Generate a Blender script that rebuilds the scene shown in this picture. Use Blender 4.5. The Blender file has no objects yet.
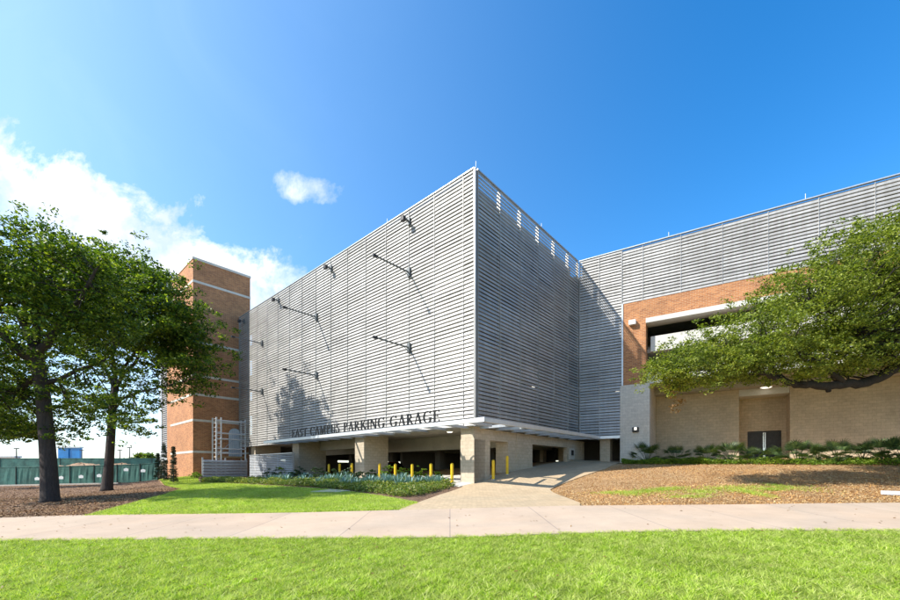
import bpy, bmesh, math, random
import numpy as np
from mathutils import Vector, Matrix
random.seed(7); rng = np.random.default_rng(11)
SC = bpy.context.scene; COL = SC.collection
F = 401.0; HY = 470.0; EYE = 1.6

# ------------------------------------------------------------------ helpers
def P2(px, Y): return ((px-450)/F*Y, Y)
def ZZ(py, Y): return EYE + (HY-py)/F*Y

class Frame:
    """vertical plane frame: origin, direction along, outward normal"""
    def __init__(s, o, d, n): s.o=np.array(o,float); s.d=np.array(d,float); s.n=np.array(n,float)
    def p(s, t, o=0, z=0): q=s.o+s.d*t+s.n*o; return (q[0], q[1], z)
    def hit(s, px, o=0):
        r=(px-450)/F; q=s.o+s.n*o
        return (r*q[1]-q[0])/(s.d[0]-r*s.d[1])
    def z(s, px, py, o=0):
        t=s.hit(px,o); Y=(s.o+s.d*t+s.n*o)[1]; return ZZ(py,Y)

TH=.843
A=(-math.sin(TH), math.cos(TH)); B=(math.cos(TH), math.sin(TH))
nA=(-B[0],-B[1]); nB=(-A[0],-A[1])
C=(1.34,21.5)
FA=Frame(C,A,nA); FB=Frame(C,B,nB)
LB=FB.hit(578); P0=FB.p(LB)[:2]
w=(math.sin(1.0068),-math.cos(1.0068))
FW=Frame(P0,w,(w[1],-w[0]))
T0=P2(193,39.3); FTB=Frame(T0,B,nB); FTA=Frame(T0,A,nA)
TOP=17.78

class MB:
    def __init__(s): s.v=[]; s.f=[]
    def add(s, vs, fs):
        b=len(s.v); s.v+= [tuple(x) for x in vs]; s.f += [tuple(i+b for i in f) for f in fs]; return s
    def box(s, fr, t0,t1,o0,o1,z0,z1):
        q=[fr.p(t,o,z) for z in (z0,z1) for t,o in ((t0,o0),(t1,o0),(t1,o1),(t0,o1))]
        return s.add(q,[(0,1,2,3),(7,6,5,4),(0,4,5,1),(1,5,6,2),(2,6,7,3),(3,7,4,0)])
    def prism(s, fr, prof, t0, t1):
        """profile of (o,z) extruded along t"""
        n=len(prof)
        vs=[fr.p(t0,o,z) for o,z in prof]+[fr.p(t1,o,z) for o,z in prof]
        fs=[tuple(range(n)), tuple(range(2*n-1,n-1,-1))]+[(i,i+n,(i+1)%n+n,(i+1)%n) for i in range(n)]
        return s.add(vs,fs)
    def plate(s, fr, prof, o0, o1):
        """profile of (t,z) extruded along the normal"""
        n=len(prof)
        vs=[fr.p(t,o0,z) for t,z in prof]+[fr.p(t,o1,z) for t,z in prof]
        fs=[tuple(range(n)), tuple(range(2*n-1,n-1,-1))]+[(i,i+n,(i+1)%n+n,(i+1)%n) for i in range(n)]
        return s.add(vs,fs)
    def poly(s, pts, z0, z1):
        n=len(pts)
        vs=[(x,y,z0) for x,y in pts]+[(x,y,z1) for x,y in pts]
        fs=[tuple(range(n)), tuple(range(2*n-1,n-1,-1))]+[(i,i+n,(i+1)%n+n,(i+1)%n) for i in range(n)]
        return s.add(vs,fs)
    def tube(s, pts, rad, k=8, cap=True):
        pts=[Vector(p) for p in pts]; n=len(pts); base=len(s.v)
        if not hasattr(rad,'__len__'): rad=[rad]*n
        ref=Vector((0,0,1))
        for i,p in enumerate(pts):
            d=(pts[min(i+1,n-1)]-pts[max(i-1,0)]).normalized()
            r=ref if abs(d.z)<.9 else Vector((1,0,0))
            a=d.cross(r).normalized(); b=d.cross(a)
            for j in range(k):
                an=2*math.pi*j/k; s.v.append(tuple(p+(a*math.cos(an)+b*math.sin(an))*rad[i]))
        for i in range(n-1):
            for j in range(k):
                s.f.append((base+i*k+j,base+i*k+(j+1)%k,base+(i+1)*k+(j+1)%k,base+(i+1)*k+j))
        if cap:
            s.f.append(tuple(base+j for j in range(k))[::-1]); s.f.append(tuple(base+(n-1)*k+j for j in range(k)))
        return s
    def lathe(s, prof, c=(0,0,0), k=14):
        base=len(s.v)
        for r,z in prof:
            for j in range(k):
                an=2*math.pi*j/k; s.v.append((c[0]+r*math.cos(an),c[1]+r*math.sin(an),c[2]+z))
        m=len(prof)
        for i in range(m-1):
            for j in range(k): s.f.append((base+i*k+j,base+i*k+(j+1)%k,base+(i+1)*k+(j+1)%k,base+(i+1)*k+j))
        s.f.append(tuple(base+j for j in range(k))[::-1]); s.f.append(tuple(base+(m-1)*k+j for j in range(k)))
        return s
    def build(s, name, mat, parent=None, smooth=False, fix=True, bevel=0):
        me=bpy.data.meshes.new(name); me.from_pydata(s.v,[],s.f); 
        if fix:
            bm=bmesh.new(); bm.from_mesh(me); bmesh.ops.recalc_face_normals(bm,faces=bm.faces[:]); bm.to_mesh(me); bm.free()
        me.materials.append(mat)
        uvs(me)
        if smooth: me.polygons.foreach_set('use_smooth',[True]*len(me.polygons))
        o=bpy.data.objects.new(name,me); COL.objects.link(o)
        if parent is not None:
            o.parent=parent; o.matrix_parent_inverse=Matrix.Translation(-Vector(parent.location)) if parent.type=='EMPTY' else parent_inv(parent)
        if bevel:
            m=o.modifiers.new('bevel','BEVEL'); m.width=bevel; m.segments=2; m.limit_method='ANGLE'
        return o
def world_loc(o):
    return Vector(o.location) if o.parent is None else Vector((0,0,0))
def parent_inv(p): return Matrix.Identity(4)
def uvs(me):
    nv=len(me.vertices); nl=len(me.loops)
    if nl==0: return
    co=np.empty(nv*3,np.float32); me.vertices.foreach_get('co',co); co=co.reshape(-1,3)
    li=np.empty(nl,np.int32); me.loops.foreach_get('vertex_index',li)
    npol=len(me.polygons); no=np.empty(npol*3,np.float32); me.polygons.foreach_get('normal',no); no=no.reshape(-1,3)
    lt=np.empty(npol,np.int32); me.polygons.foreach_get('loop_total',lt)
    n=np.repeat(no,lt,axis=0); c=co[li]
    h=np.hypot(n[:,0],n[:,1])+1e-9
    tx,ty=-n[:,1]/h,n[:,0]/h
    flat=np.abs(n[:,2])>.8
    u=np.where(flat,c[:,0],c[:,0]*tx+c[:,1]*ty); v=np.where(flat,c[:,1],c[:,2])
    uv=me.uv_layers.new(name='UVMap'); uv.data.foreach_set('uv',np.stack([u,v],1).astype(np.float32).ravel())

def empty(name, loc=(0,0,0)):
    o=bpy.data.objects.new(name,None); COL.objects.link(o); o.location=loc; o.empty_display_size=.3; return o
def tag(o,label=None,cat=None,group=None,kind=None):
    if label: o['label']=label
    if cat: o['category']=cat
    if group: o['group']=group
    if kind: o['kind']=kind
    return o
def copy_tree(o, loc, rz=0, sc=1, label=None):
    c=o.copy(); COL.objects.link(c); c.location=loc; c.rotation_euler=(0,0,rz); c.scale=(sc,sc,sc)
    if label: c['label']=label
    for ch in o.children:
        d=ch.copy(); COL.objects.link(d); d.parent=c
        for g in ch.children:
            e=g.copy(); COL.objects.link(e); e.parent=d
    return c
def raw_mesh(name, verts, loops_per, mat, parent=None):
    """verts: (n,k,3) array, one k-gon per row"""
    n,k,_=verts.shape
    me=bpy.data.meshes.new(name); me.vertices.add(n*k); me.vertices.foreach_set('co',verts.astype(np.float32).ravel())
    me.loops.add(n*k); me.loops.foreach_set('vertex_index',np.arange(n*k,dtype=np.int32))
    me.polygons.add(n); me.polygons.foreach_set('loop_start',np.arange(0,n*k,k,dtype=np.int32)); me.polygons.foreach_set('loop_total',np.full(n,k,dtype=np.int32))
    me.update(); me.validate(); me.materials.append(mat)
    o=bpy.data.objects.new(name,me); COL.objects.link(o)
    if parent is not None: o.parent=parent; o.matrix_parent_inverse=Matrix.Translation(-Vector(parent.location))
    return o

# ------------------------------------------------------------------ materials
def S(c): return tuple(((x/255)/12.92 if x/255<=.04045 else ((x/255+.055)/1.055)**2.4) for x in c)+(1,)
class N:
    def __init__(s,name):
        s.m=bpy.data.materials.new(name); s.m.use_nodes=True; s.t=s.m.node_tree; s.t.nodes.clear()
        s.out=s.n('ShaderNodeOutputMaterial'); s.b=s.n('ShaderNodeBsdfPrincipled'); s.l(s.b.outputs[0],s.out.inputs[0])
    def n(s,t,**k):
        x=s.t.nodes.new(t)
        for a,v in k.items(): setattr(x,a,v)
        return x
    def l(s,a,b): s.t.links.new(a,b)
    def tc(s,kind='UV'):
        return s.n('ShaderNodeTexCoord').outputs[kind]
    def noise(s,sc,det=4,rough=.6,vec=None,dist=0):
        x=s.n('ShaderNodeTexNoise'); x.inputs['Scale'].default_value=sc; x.inputs['Detail'].default_value=det; x.inputs['Roughness'].default_value=rough; x.inputs['Distortion'].default_value=dist
        s.l(vec if vec is not None else s.tc('Object'),x.inputs['Vector']); return x.outputs['Fac']
    def ramp(s,fac,stops):
        x=s.n('ShaderNodeValToRGB'); e=x.color_ramp.elements
        while len(e)<len(stops): e.new(.5)
        for i,(p,c) in enumerate(stops): e[i].position=p; e[i].color=c
        s.l(fac,x.inputs[0]); return x.outputs[0]
    def mix(s,fac,a,b,mode='MIX'):
        x=s.n('ShaderNodeMix',data_type='RGBA',blend_type=mode)
        for v,i in ((fac,0),(a,6),(b,7)):
            if isinstance(v,(int,float)): x.inputs[i].default_value=v
            elif isinstance(v,tuple): x.inputs[i].default_value=v
            else: s.l(v,x.inputs[i])
        return x.outputs[2]
    def bump(s,h,st=.3,d=.02):
        x=s.n('ShaderNodeBump'); x.inputs['Strength'].default_value=st; x.inputs['Distance'].default_value=d; s.l(h,x.inputs['Height']); s.l(x.outputs[0],s.b.inputs['Normal'])
    def base(s,c):
        if isinstance(c,tuple): s.b.inputs['Base Color'].default_value=c
        else: s.l(c,s.b.inputs['Base Color'])
    def set(s,**k):
        for a,v in k.items(): s.b.inputs[a.replace('_',' ')].default_value=v
        return s
def G(v): return (v,v,v,1)
def plain(name,c,rough=.6,metal=0,var=.12,sc=6,bump=.1):
    m=N(name); f=m.noise(sc,5); lo=tuple(x*(1-var) for x in c[:3])+(1,); hi=tuple(min(1,x*(1+var)) for x in c[:3])+(1,)
    m.base(m.ramp(f,[(.3,lo),(.7,hi)])); m.set(Roughness=rough,Metallic=metal)
    if bump: m.bump(m.noise(sc*8,3),bump,.01)
    return m.m
def masonry(name, c1, c2, mortar, bw, bh, ms=.01, var=.25, bump=.4, offset=.5):
    m=N(name); x=m.n('ShaderNodeTexBrick'); x.offset=offset; m.l(m.tc(),x.inputs['Vector'])
    x.inputs['Color1'].default_value=c1; x.inputs['Color2'].default_value=c2; x.inputs['Mortar'].default_value=mortar
    x.inputs['Scale'].default_value=1; x.inputs['Brick Width'].default_value=bw; x.inputs['Row Height'].default_value=bh
    x.inputs['Mortar Size'].default_value=ms; x.inputs['Mortar Smooth'].default_value=.3; x.inputs['Bias'].default_value=0
    big=m.noise(.55,4,.65,m.tc()); fine=m.noise(5,4,.7,m.tc())
    k=m.ramp(big,[(.3,G(1-var)),(.7,G(1+var*.4))]); k2=m.ramp(fine,[(.3,G(.85)),(.7,G(1.08))])
    m.base(m.mix(1,m.mix(1,x.outputs[0],k,'MULTIPLY'),k2,'MULTIPLY')); m.set(Roughness=.88)
    iv=m.n('ShaderNodeMath',operation='SUBTRACT'); iv.inputs[0].default_value=1; m.l(x.outputs['Fac'],iv.inputs[1])
    m.bump(iv.outputs[0],bump,.008); return m.m
M={}
M['brick']=masonry('brick',(.53,.22,.08,1),(.33,.12,.045,1),(.50,.34,.20,1),.3,.1,.012,.22)
M['block']=masonry('tan_block',(.56,.47,.35,1),(.50,.415,.305,1),(.38,.31,.22,1),.4,.2,.008,.14,.3)
M['grey_block']=masonry('grey_block',(.68,.62,.53,1),(.63,.575,.49,1),(.50,.455,.39,1),.4,.2,.007,.12,.3)
M['wall_block']=masonry('wing_wall_block',(.62,.50,.34,1),(.55,.44,.30,1),(.42,.34,.23,1),.4,.2,.008,.18,.4)
M['limestone']=plain('limestone',(.62,.57,.48,1),.85,0,.1,3)
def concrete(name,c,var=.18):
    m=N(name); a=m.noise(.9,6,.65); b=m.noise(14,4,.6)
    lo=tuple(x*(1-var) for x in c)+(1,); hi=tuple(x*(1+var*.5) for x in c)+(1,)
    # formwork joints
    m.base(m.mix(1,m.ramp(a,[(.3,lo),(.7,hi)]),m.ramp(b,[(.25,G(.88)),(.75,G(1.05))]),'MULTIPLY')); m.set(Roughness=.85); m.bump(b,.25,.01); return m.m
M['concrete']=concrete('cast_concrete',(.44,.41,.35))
M['dark_concrete']=concrete('shade_dark_concrete',(.20,.185,.16))  # deep interior shade put into the colour of the concrete
M['spandrel']=concrete('pale_concrete',(.60,.58,.53),.1)
def louvre():
    m=N('louvre_aluminium'); a=m.noise(.35,4,.6); b=m.noise(25,3,.6); g=m.n('ShaderNodeNewGeometry')
    mp=m.n('ShaderNodeMapping'); mp.inputs['Scale'].default_value=(3.2,3.2,.25); m.l(m.tc('Object'),mp.inputs[0]); st=m.noise(1.6,5,.7,mp.outputs[0])
    c=m.ramp(a,[(.3,(.34,.33,.31,1)),(.7,(.47,.457,.43,1))])
    c=m.mix(1,c,m.ramp(g.outputs['Random Per Island'],[(0,G(.86)),(1,G(1.1))]),'MULTIPLY')
    c=m.mix(1,c,m.ramp(st,[(.3,(.80,.79,.77,1)),(.6,G(1.04))]),'MULTIPLY')
    m.base(m.mix(1,c,m.ramp(b,[(.2,G(.86)),(.8,G(1.05))]),'MULTIPLY'))
    m.set(Metallic=.28,Roughness=.42); return m.m
M['louvre']=louvre()
M['metal']=plain('galvanised_metal',(.50,.52,.54,1),.38,.6,.12,5)
M['canopy']=plain('painted_steel',(.66,.68,.70,1),.35,.35,.08,3,.05)
M['dark_metal']=plain('dark_bronze_metal',(.045,.042,.04,1),.45,.5,.2,5)
M['letter']=plain('letter_black',(.02,.02,.022,1),.35,.3,.1,8,.02)
M['arm_metal']=plain('weathered_arm_metal',(.14,.15,.15,1),.5,.4,.15,5)
M['glass']=plain('dark_glass',(.015,.02,.022,1),.06,0,.1,2,0)
M['white']=plain('white_paint',(.78,.78,.76,1),.45,0,.05,5,.05)
M['handle']=plain('steel_handle',(.7,.7,.72,1),.25,.9,.05,5,0)
M['yellow']=plain('safety_yellow',(.80,.50,.01,1),.45,0,.1,4,.05)
M['rubber']=plain('rubber',(.02,.02,.02,1),.8,0,.1,9,.05)
M['asphalt']=plain('garage_floor',(.13,.125,.12,1),.8,0,.2,2)
M['wood']=plain('scaffold_board',(.38,.24,.11,1),.7,0,.2,6)
M['pale_blue']=plain('pale_blue_paint',(.50,.58,.62,1),.5,0,.08,4)
M['red_paint']=plain('car_red',(.30,.02,.015,1),.2,.2,.05,3,0)
M['silver_paint']=plain('car_silver',(.45,.46,.47,1),.22,.6,.05,3,0)
M['blue_glass']=plain('blue_cladding',(.02,.20,.50,1),.25,.1,.25,.2,0)
M['tan_paint']=plain('pale_cladding',(.50,.45,.40,1),.7,0,.1,.5,0)
def emit(name,c,st):
    m=N(name); m.base(c); m.set(Emission_Strength=st); m.b.inputs['Emission Color'].default_value=c; return m.m
M['lamp']=emit('lit_diffuser',(1,.93,.8,1),.9)
def bark(name,c):
    m=N(name); mp=m.n('ShaderNodeMapping'); mp.inputs['Scale'].default_value=(6,6,1.2); m.l(m.tc('Object'),mp.inputs[0])
    a=m.noise(2.2,8,.75,mp.outputs[0],.8); b=m.noise(.7,3)
    m.base(m.mix(1,m.ramp(a,[(.3,tuple(x*.45 for x in c)+(1,)),(.65,tuple(x*1.35 for x in c)+(1,))]),m.ramp(b,[(.3,G(.8)),(.7,G(1.15))]),'MULTIPLY')); m.set(Roughness=.95); m.bump(a,1,.06); return m.m
M['bark']=bark('dark_bark',(.05,.037,.031)); M['oak_bark']=bark('oak_bark',(.035,.028,.024))
def foliage(name,cols,trans=.35,spec=.35):
    m=N(name); g=m.n('ShaderNodeNewGeometry'); big=m.noise(.45,3,.6)
    c=m.ramp(g.outputs['Random Per Island'],[(i/(len(cols)-1),tuple(x)+(1,)) for i,x in enumerate(cols)])
    c=m.mix(1,c,m.ramp(big,[(.35,(.82,.88,.9,1)),(.65,(1.2,1.12,.9,1))]),'MULTIPLY')
    m.base(c); m.set(Roughness=.5); m.b.inputs['Specular IOR Level'].default_value=spec
    tr=m.n('ShaderNodeBsdfTranslucent'); m.l(m.mix(1,c,(1.5,1.7,.5,1),'MULTIPLY'),tr.inputs[0])
    ms=m.n('ShaderNodeMixShader'); ms.inputs[0].default_value=trans; m.l(m.b.outputs[0],ms.inputs[1]); m.l(tr.outputs[0],ms.inputs[2]); m.l(ms.outputs[0],m.out.inputs[0]); return m.m
M['leaf']=foliage('broad_leaf',[(.015,.038,.009),(.046,.09,.012),(.12,.175,.02),(.26,.30,.04)],.4)
M['oak_leaf']=foliage('live_oak_leaf',[(.035,.06,.012),(.13,.17,.025),(.25,.29,.045),(.33,.36,.08)],.35)
M['dry_leaf']=foliage('dry_leaf',[(.16,.08,.03),(.28,.17,.08)],.3)
M['shrub']=foliage('shrub_leaf',[(.07,.14,.015),(.17,.27,.03),(.30,.38,.05)],.35)
M['dark_shrub']=foliage('dark_shrub_leaf',[(.014,.035,.012),(.025,.06,.018),(.05,.09,.02)],.25)
M['cover']=foliage('ground_cover_leaf',[(.05,.10,.02),(.13,.20,.035),(.24,.29,.06),(.36,.32,.13)],.3)
M['agave']=foliage('agave_leaf',[(.12,.21,.20),(.19,.31,.30),(.30,.42,.40)],.1)
M['palm']=foliage('palm_leaf',[(.025,.05,.02),(.05,.09,.03),(.10,.14,.04)],.2)
M['cypress']=foliage('cypress_leaf',[(.012,.03,.015),(.025,.05,.02)],.1)
M['chip']=foliage('wood_chip',[(.20,.09,.03),(.42,.22,.08),(.56,.34,.14),(.74,.58,.36)],0,.1)
M['dark_chip']=foliage('dark_wood_chip',[(.11,.055,.03),(.25,.14,.075),(.42,.28,.17)],0,.1)
def grass_blades(name,k=1):
    m=N(name); g=m.n('ShaderNodeNewGeometry')
    big=m.noise(.55,5,.7,None,.6); mid=m.noise(3.2,4,.7)
    c=m.ramp(g.outputs['Random Per Island'],[(0,(.10*k,.19*k,.014,1)),(.3,(.33*k,.50*k,.025,1)),(.75,(.54*k,.66*k,.08,1)),(1,(.80*k,.76*k,.36,1))])
    c=m.mix(m.ramp(mid,[(.42,G(0)),(.68,G(.7))]),c,(.60*k,.61*k,.22,1)); c=m.mix(1,c,m.ramp(big,[(.3,G(.74)),(.7,G(1.12))]),'MULTIPLY')
    m.base(c); m.set(Roughness=.55); m.b.inputs['Specular IOR Level'].default_value=.2
    tr=m.n('ShaderNodeBsdfTranslucent'); m.l(m.mix(1,c,(1.3,1.4,.6,1),'MULTIPLY'),tr.inputs[0])
    ms=m.n('ShaderNodeMixShader'); ms.inputs[0].default_value=.4; m.l(m.b.outputs[0],ms.inputs[1]); m.l(tr.outputs[0],ms.inputs[2]); m.l(ms.outputs[0],m.out.inputs[0]); return m.m
M['blades']=grass_blades('lawn_blades'); M['blades_far']=grass_blades('side_lawn_blades',1.0)
def turf():
    m=N('turf_soil'); a=m.noise(.6,5,.7); b=m.noise(30,4,.7)
    m.base(m.mix(1,m.ramp(a,[(.3,(.13,.20,.02,1)),(.7,(.22,.26,.05,1))]),m.ramp(b,[(.3,G(.55)),(.7,G(1.1))]),'MULTIPLY')); m.set(Roughness=1); m.b.inputs['Specular IOR Level'].default_value=0; m.bump(b,.6,.03); return m.m
M['turf']=turf()
def mulch(name,c1,c2,c3):
    m=N(name); v=m.n('ShaderNodeTexVoronoi'); v.inputs['Scale'].default_value=16; m.l(m.tc('Object'),v.inputs['Vector'])
    a=m.noise(.5,5,.7,None,.5); b=m.noise(40,4,.7)
    sep=m.n('ShaderNodeSeparateColor'); m.l(v.outputs['Color'],sep.inputs[0])
    c=m.ramp(sep.outputs[0],[(0,c1),(.5,c2),(1,c3)])
    c=m.mix(m.ramp(a,[(.48,G(0)),(.75,G(.6))]),c,tuple(x*1.1 for x in c3[:3])+(1,))
    m.base(m.mix(1,c,m.ramp(b,[(.25,G(.6)),(.75,G(1.15))]),'MULTIPLY')); m.set(Roughness=.95); m.bump(b,.9,.05); return m.m
M['mulch']=mulch('orange_mulch',(.33,.165,.06,1),(.48,.265,.105,1),(.64,.44,.24,1))
M['bedsoil']=mulch('bed_mulch',(.10,.05,.025,1),(.17,.09,.045,1),(.30,.19,.11,1))
M['soil']=mulch('tree_bed_mulch',(.13,.065,.035,1),(.22,.115,.06,1),(.38,.24,.14,1))
def pave(name,c1,c2,mort,bw,bh,ms,off=.5,rot=0,var=.1):
    m=N(name); mp=m.n('ShaderNodeMapping'); mp.inputs['Rotation'].default_value=(0,0,rot); m.l(m.tc('Object'),mp.inputs[0])
    x=m.n('ShaderNodeTexBrick'); x.offset=off; m.l(mp.outputs[0],x.inputs['Vector'])
    x.inputs['Color1'].default_value=c1; x.inputs['Color2'].default_value=c2; x.inputs['Mortar'].default_value=mort
    x.inputs['Scale'].default_value=1; x.inputs['Brick Width'].default_value=bw; x.inputs['Row Height'].default_value=bh
    x.inputs['Mortar Size'].default_value=ms; x.inputs['Mortar Smooth'].default_value=.2
    a=m.noise(.7,6,.7); b=m.noise(45,4,.7); s2=m.noise(.23,3,.6,None,1)
    c=m.mix(1,x.outputs[0],m.ramp(a,[(.3,G(1-var)),(.7,G(1+var*.5))]),'MULTIPLY'); c=m.mix(1,c,m.ramp(b,[(.3,G(.9)),(.7,G(1.05))]),'MULTIPLY')
    c=m.mix(1,c,m.ramp(s2,[(.35,(.93,.95,.97,1)),(.65,(1.03,1.0,.97,1))]),'MULTIPLY')
    m.base(c); m.set(Roughness=.85); m.bump(b,.3,.008); return m.m
M['path']=pave('pink_concrete',(.53,.40,.285,1),(.49,.365,.26,1),(.30,.235,.19,1),2.6,60,.012,0,.0,.14)
M['paver']=pave('tan_pavers',(.56,.42,.26,1),(.46,.345,.21,1),(.34,.26,.16,1),.24,.12,.008,.5,TH-.0,.14)
M['kerb']=plain('kerb_concrete',(.55,.50,.43,1),.85,0,.1,4)
M['green_mesh']=plain('green_screen_fabric',(.05,.15,.12,1),.75,0,.4,1.2,.3)
M['dirt']=plain('bare_earth',(.36,.23,.14,1),.95,0,.3,1.0,.5)
M['far_leaf']=plain('distant_foliage',(.04,.07,.02,1),.9,0,.5,.8,1)

# ------------------------------------------------------------------ terrain
ctrl=[]
def cp(px,py,Y): X,_=P2(px,Y); ctrl.append((X,Y,ZZ(py,Y)))
def cz(X,Y,z): ctrl.append((X,Y,z))
for X in (-40,-20,0,20,40):
    cz(X,-12,0); cz(X,2,0); cz(X,6,0); cz(X,9.2,.02+max(0,X)*.002)
for px,py in ((-150,521),(0,519),(200,515),(400,511),(560,507),(750,505.5),(900,504),(1050,503)): cp(px,py,13.2)
cp(478,485,21.7); cp(455,483,22.4); cp(400,486,23.5)
cp(548,490,19.3); cp(600,470,24.1); cp(625,463.5,29.0); cp(584,461,31)
cp(540,468.5,26.0); cp(510,474,23.7)
for px in (660,700,750,800,850,900,960): 
    t=FW.hit(px,.6); cp(px,463.5,FW.p(t,.6)[1])
for px,py,Y in ((620,480,20.5),(700,480,19),(800,481,18),(900,483,17),(1000,484,17),(480,497,17.5),(430,497,17.5),
                (350,491,21),(350,481,27),(292,480,33),(260,479.5,38),(193,476,39.3),(170,478,45),
                (250,495,19),(200,503,16),(120,503,16),(50,502,17.5),(75,497,23),(107,491,29.5),(0,500,18.5),(180,485,29),
                (10,486,40),(80,484.5,40),(150,482,41),(-100,487,40),(60,490,30)): cp(px,py,Y)
for X,Y,z in ((0,60,1),(-30,62,.2),(-70,60,-.3),(-60,20,0),(-60,40,0),(40,60,2),(70,40,2),(60,15,1.2),(60,5,.3),(10,40,2.3),(20,45,2.4),(-10,48,1.2)): cz(X,Y,z)
ctrl=np.array(ctrl)
def _U(r2): return np.where(r2>1e-12, r2*np.log(r2+1e-12)*.5, 0)
_n=len(ctrl); _d=((ctrl[:,None,:2]-ctrl[None,:,:2])**2).sum(2); _K=_U(_d)+np.eye(_n)*2.0
_Pm=np.c_[np.ones(_n),ctrl[:,:2]]; _L=np.block([[_K,_Pm],[_Pm.T,np.zeros((3,3))]])
_w=np.linalg.solve(_L,np.r_[ctrl[:,2],0,0,0])
def H(x,y):
    x=np.atleast_1d(np.asarray(x,float)); y=np.atleast_1d(np.asarray(y,float))
    xc=np.clip(x,-68,68); yc=np.clip(y,-11,60)
    out=np.empty(len(xc))
    for i in range(0,len(xc),20000):
        a,b=xc[i:i+20000],yc[i:i+20000]
        r2=(a[:,None]-ctrl[:,0])**2+(b[:,None]-ctrl[:,1])**2
        out[i:i+20000]=_U(r2)@_w[:_n]+_w[_n]+_w[_n+1]*a+_w[_n+2]*b
    d=np.maximum(np.abs(x)-68,0)+np.maximum(y-60,0)+np.maximum(-11-y,0)
    k=np.clip(d/60,0,1); k=k*k*(3-2*k)
    return out*(1-k)+k*(-1.0)
def h(x,y): return float(H(x,y)[0])
def GP(px,py,lo=4.0,hi=60.0):
    """ground point seen through a pixel of the photograph"""
    Ys=np.linspace(lo,hi,800); X=(px-450)/F*Ys; ray=EYE+(HY-py)/F*Ys; g=H(X,Ys)
    i=np.argmax(ray<=g)
    if ray[i]>g[i]: i=len(Ys)-1
    return (X[i],Ys[i])

def grid(name,xs,ys,mat,dz=0):
    X,Y=np.meshgrid(xs,ys); Z=H(X.ravel(),Y.ravel())+dz
    v=np.c_[X.ravel(),Y.ravel(),Z]; nx,ny=len(xs),len(ys)
    f=[(j*nx+i,j*nx+i+1,(j+1)*nx+i+1,(j+1)*nx+i) for j in range(ny-1) for i in range(nx-1)]
    me=bpy.data.meshes.new(name); me.from_pydata(v.tolist(),[],f); me.materials.append(mat)
    me.polygons.foreach_set('use_smooth',[True]*len(f))
    o=bpy.data.objects.new(name,me); COL.objects.link(o); return o
xs=np.unique(np.r_[-3000,-1500,-700,-300,-150,-100,np.arange(-68,68.1,.5),100,150,300,700,1500,3000])
ys=np.unique(np.r_[-3000,-900,-300,-100,-40,np.arange(-11,60.1,.5),75,100,150,250,500,1200,3000])
tag(grid('ground',xs,ys,M['mulch'],-.02),kind='structure')

def in_poly(pts,poly):
    x,y=pts[:,0],pts[:,1]; c=np.zeros(len(x),bool); n=len(poly)
    for i in range(n):
        x1,y1=poly[i]; x2,y2=poly[(i+1)%n]
        m=((y1>y)!=(y2>y))&(x<(x2-x1)*(y-y1)/((y2-y1)+1e-12)+x1); c^=m
    return c
def drape(name,poly,mat,dz,cell=.5,skirt=0.0):
    bm=bmesh.new(); vs=[bm.verts.new((x,y,0)) for x,y in poly]; bm.faces.new(vs)
    bmesh.ops.triangulate(bm,faces=bm.faces[:])
    x0,x1=min(p[0] for p in poly),max(p[0] for p in poly); y0,y1=min(p[1] for p in poly),max(p[1] for p in poly)
    for ax,a,b in ((0,x0,x1),(1,y0,y1)):
        c=math.floor(a/cell)*cell+cell
        while c<b:
            co=[0,0,0]; co[ax]=c; no=[0,0,0]; no[ax]=1
            bmesh.ops.bisect_plane(bm,geom=bm.verts[:]+bm.edges[:]+bm.faces[:],plane_co=co,plane_no=no,dist=1e-5); c+=cell
    co=np.array([v.co[:] for v in bm.verts]); z=H(co[:,0],co[:,1])+dz
    for v,zz in zip(bm.verts,z): v.co.z=zz
    for f in bm.faces:
        if f.normal.z<0: f.normal_flip()
    be=[e for e in bm.edges if e.is_boundary]
    r=bmesh.ops.extrude_edge_only(bm,edges=be)
    for g in r['geom']:
        if isinstance(g,bmesh.types.BMVert): g.co.z-=max(skirt,.05)
    me=bpy.data.meshes.new(name); bm.to_mesh(me); bm.free(); me.materials.append(mat)
    o=bpy.data.objects.new(name,me); COL.objects.link(o); return o

# sidewalk across the front
near=[(-70,9.2),(70,9.2)]
farL=[GP(px,py) for px,py in ((0,519),(100,517),(200,515),(300,513.5),(400,511),(480,509),(560,507),(650,506.3),(750,505.5),(900,504))]
farL=[(x,y) for x,y in farL]
path_poly=near+[(70,farL[-1][1]+.4)]+farL[::-1]+[(-70,farL[0][1]-.1)]
tag(drape('sidewalk',path_poly,M['path'],.03),kind='structure')
# lawn in front
tag(drape('front_lawn_soil',[(-70,-10.5),(70,-10.5),(70,9.2),(-70,9.2)],M['turf'],.012,1.0),kind='structure')
# brick plaza & ramp
plaza=[GP(402,510.6),GP(560,506.8)]
rightedge=[GP(580,503.5),GP(566,498),GP(552,492.5),GP(550,490),GP(558,486),GP(575,479.5),GP(592,473.5),GP(606,469)]
pz=[(x,y) for x,y in [GP(399,510.9),GP(580,506.4)]]
pier_x=FW.p(FW.hit(621)-.05,.9)[:2]
plaza_poly=pz+rightedge+[pier_x, FW.p(FW.hit(621)-.1,-3)[:2], FW.p(-1,-3)[:2], FB.p(LB-.5,-1)[:2], FB.p(.6,-.35)[:2], FA.p(.5,.35)[:2], GP(462,487.5), GP(440,495),GP(418,503),GP(402,508)]
tag(drape('paver_plaza',plaza_poly,M['paver'],.022),kind='structure')
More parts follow.
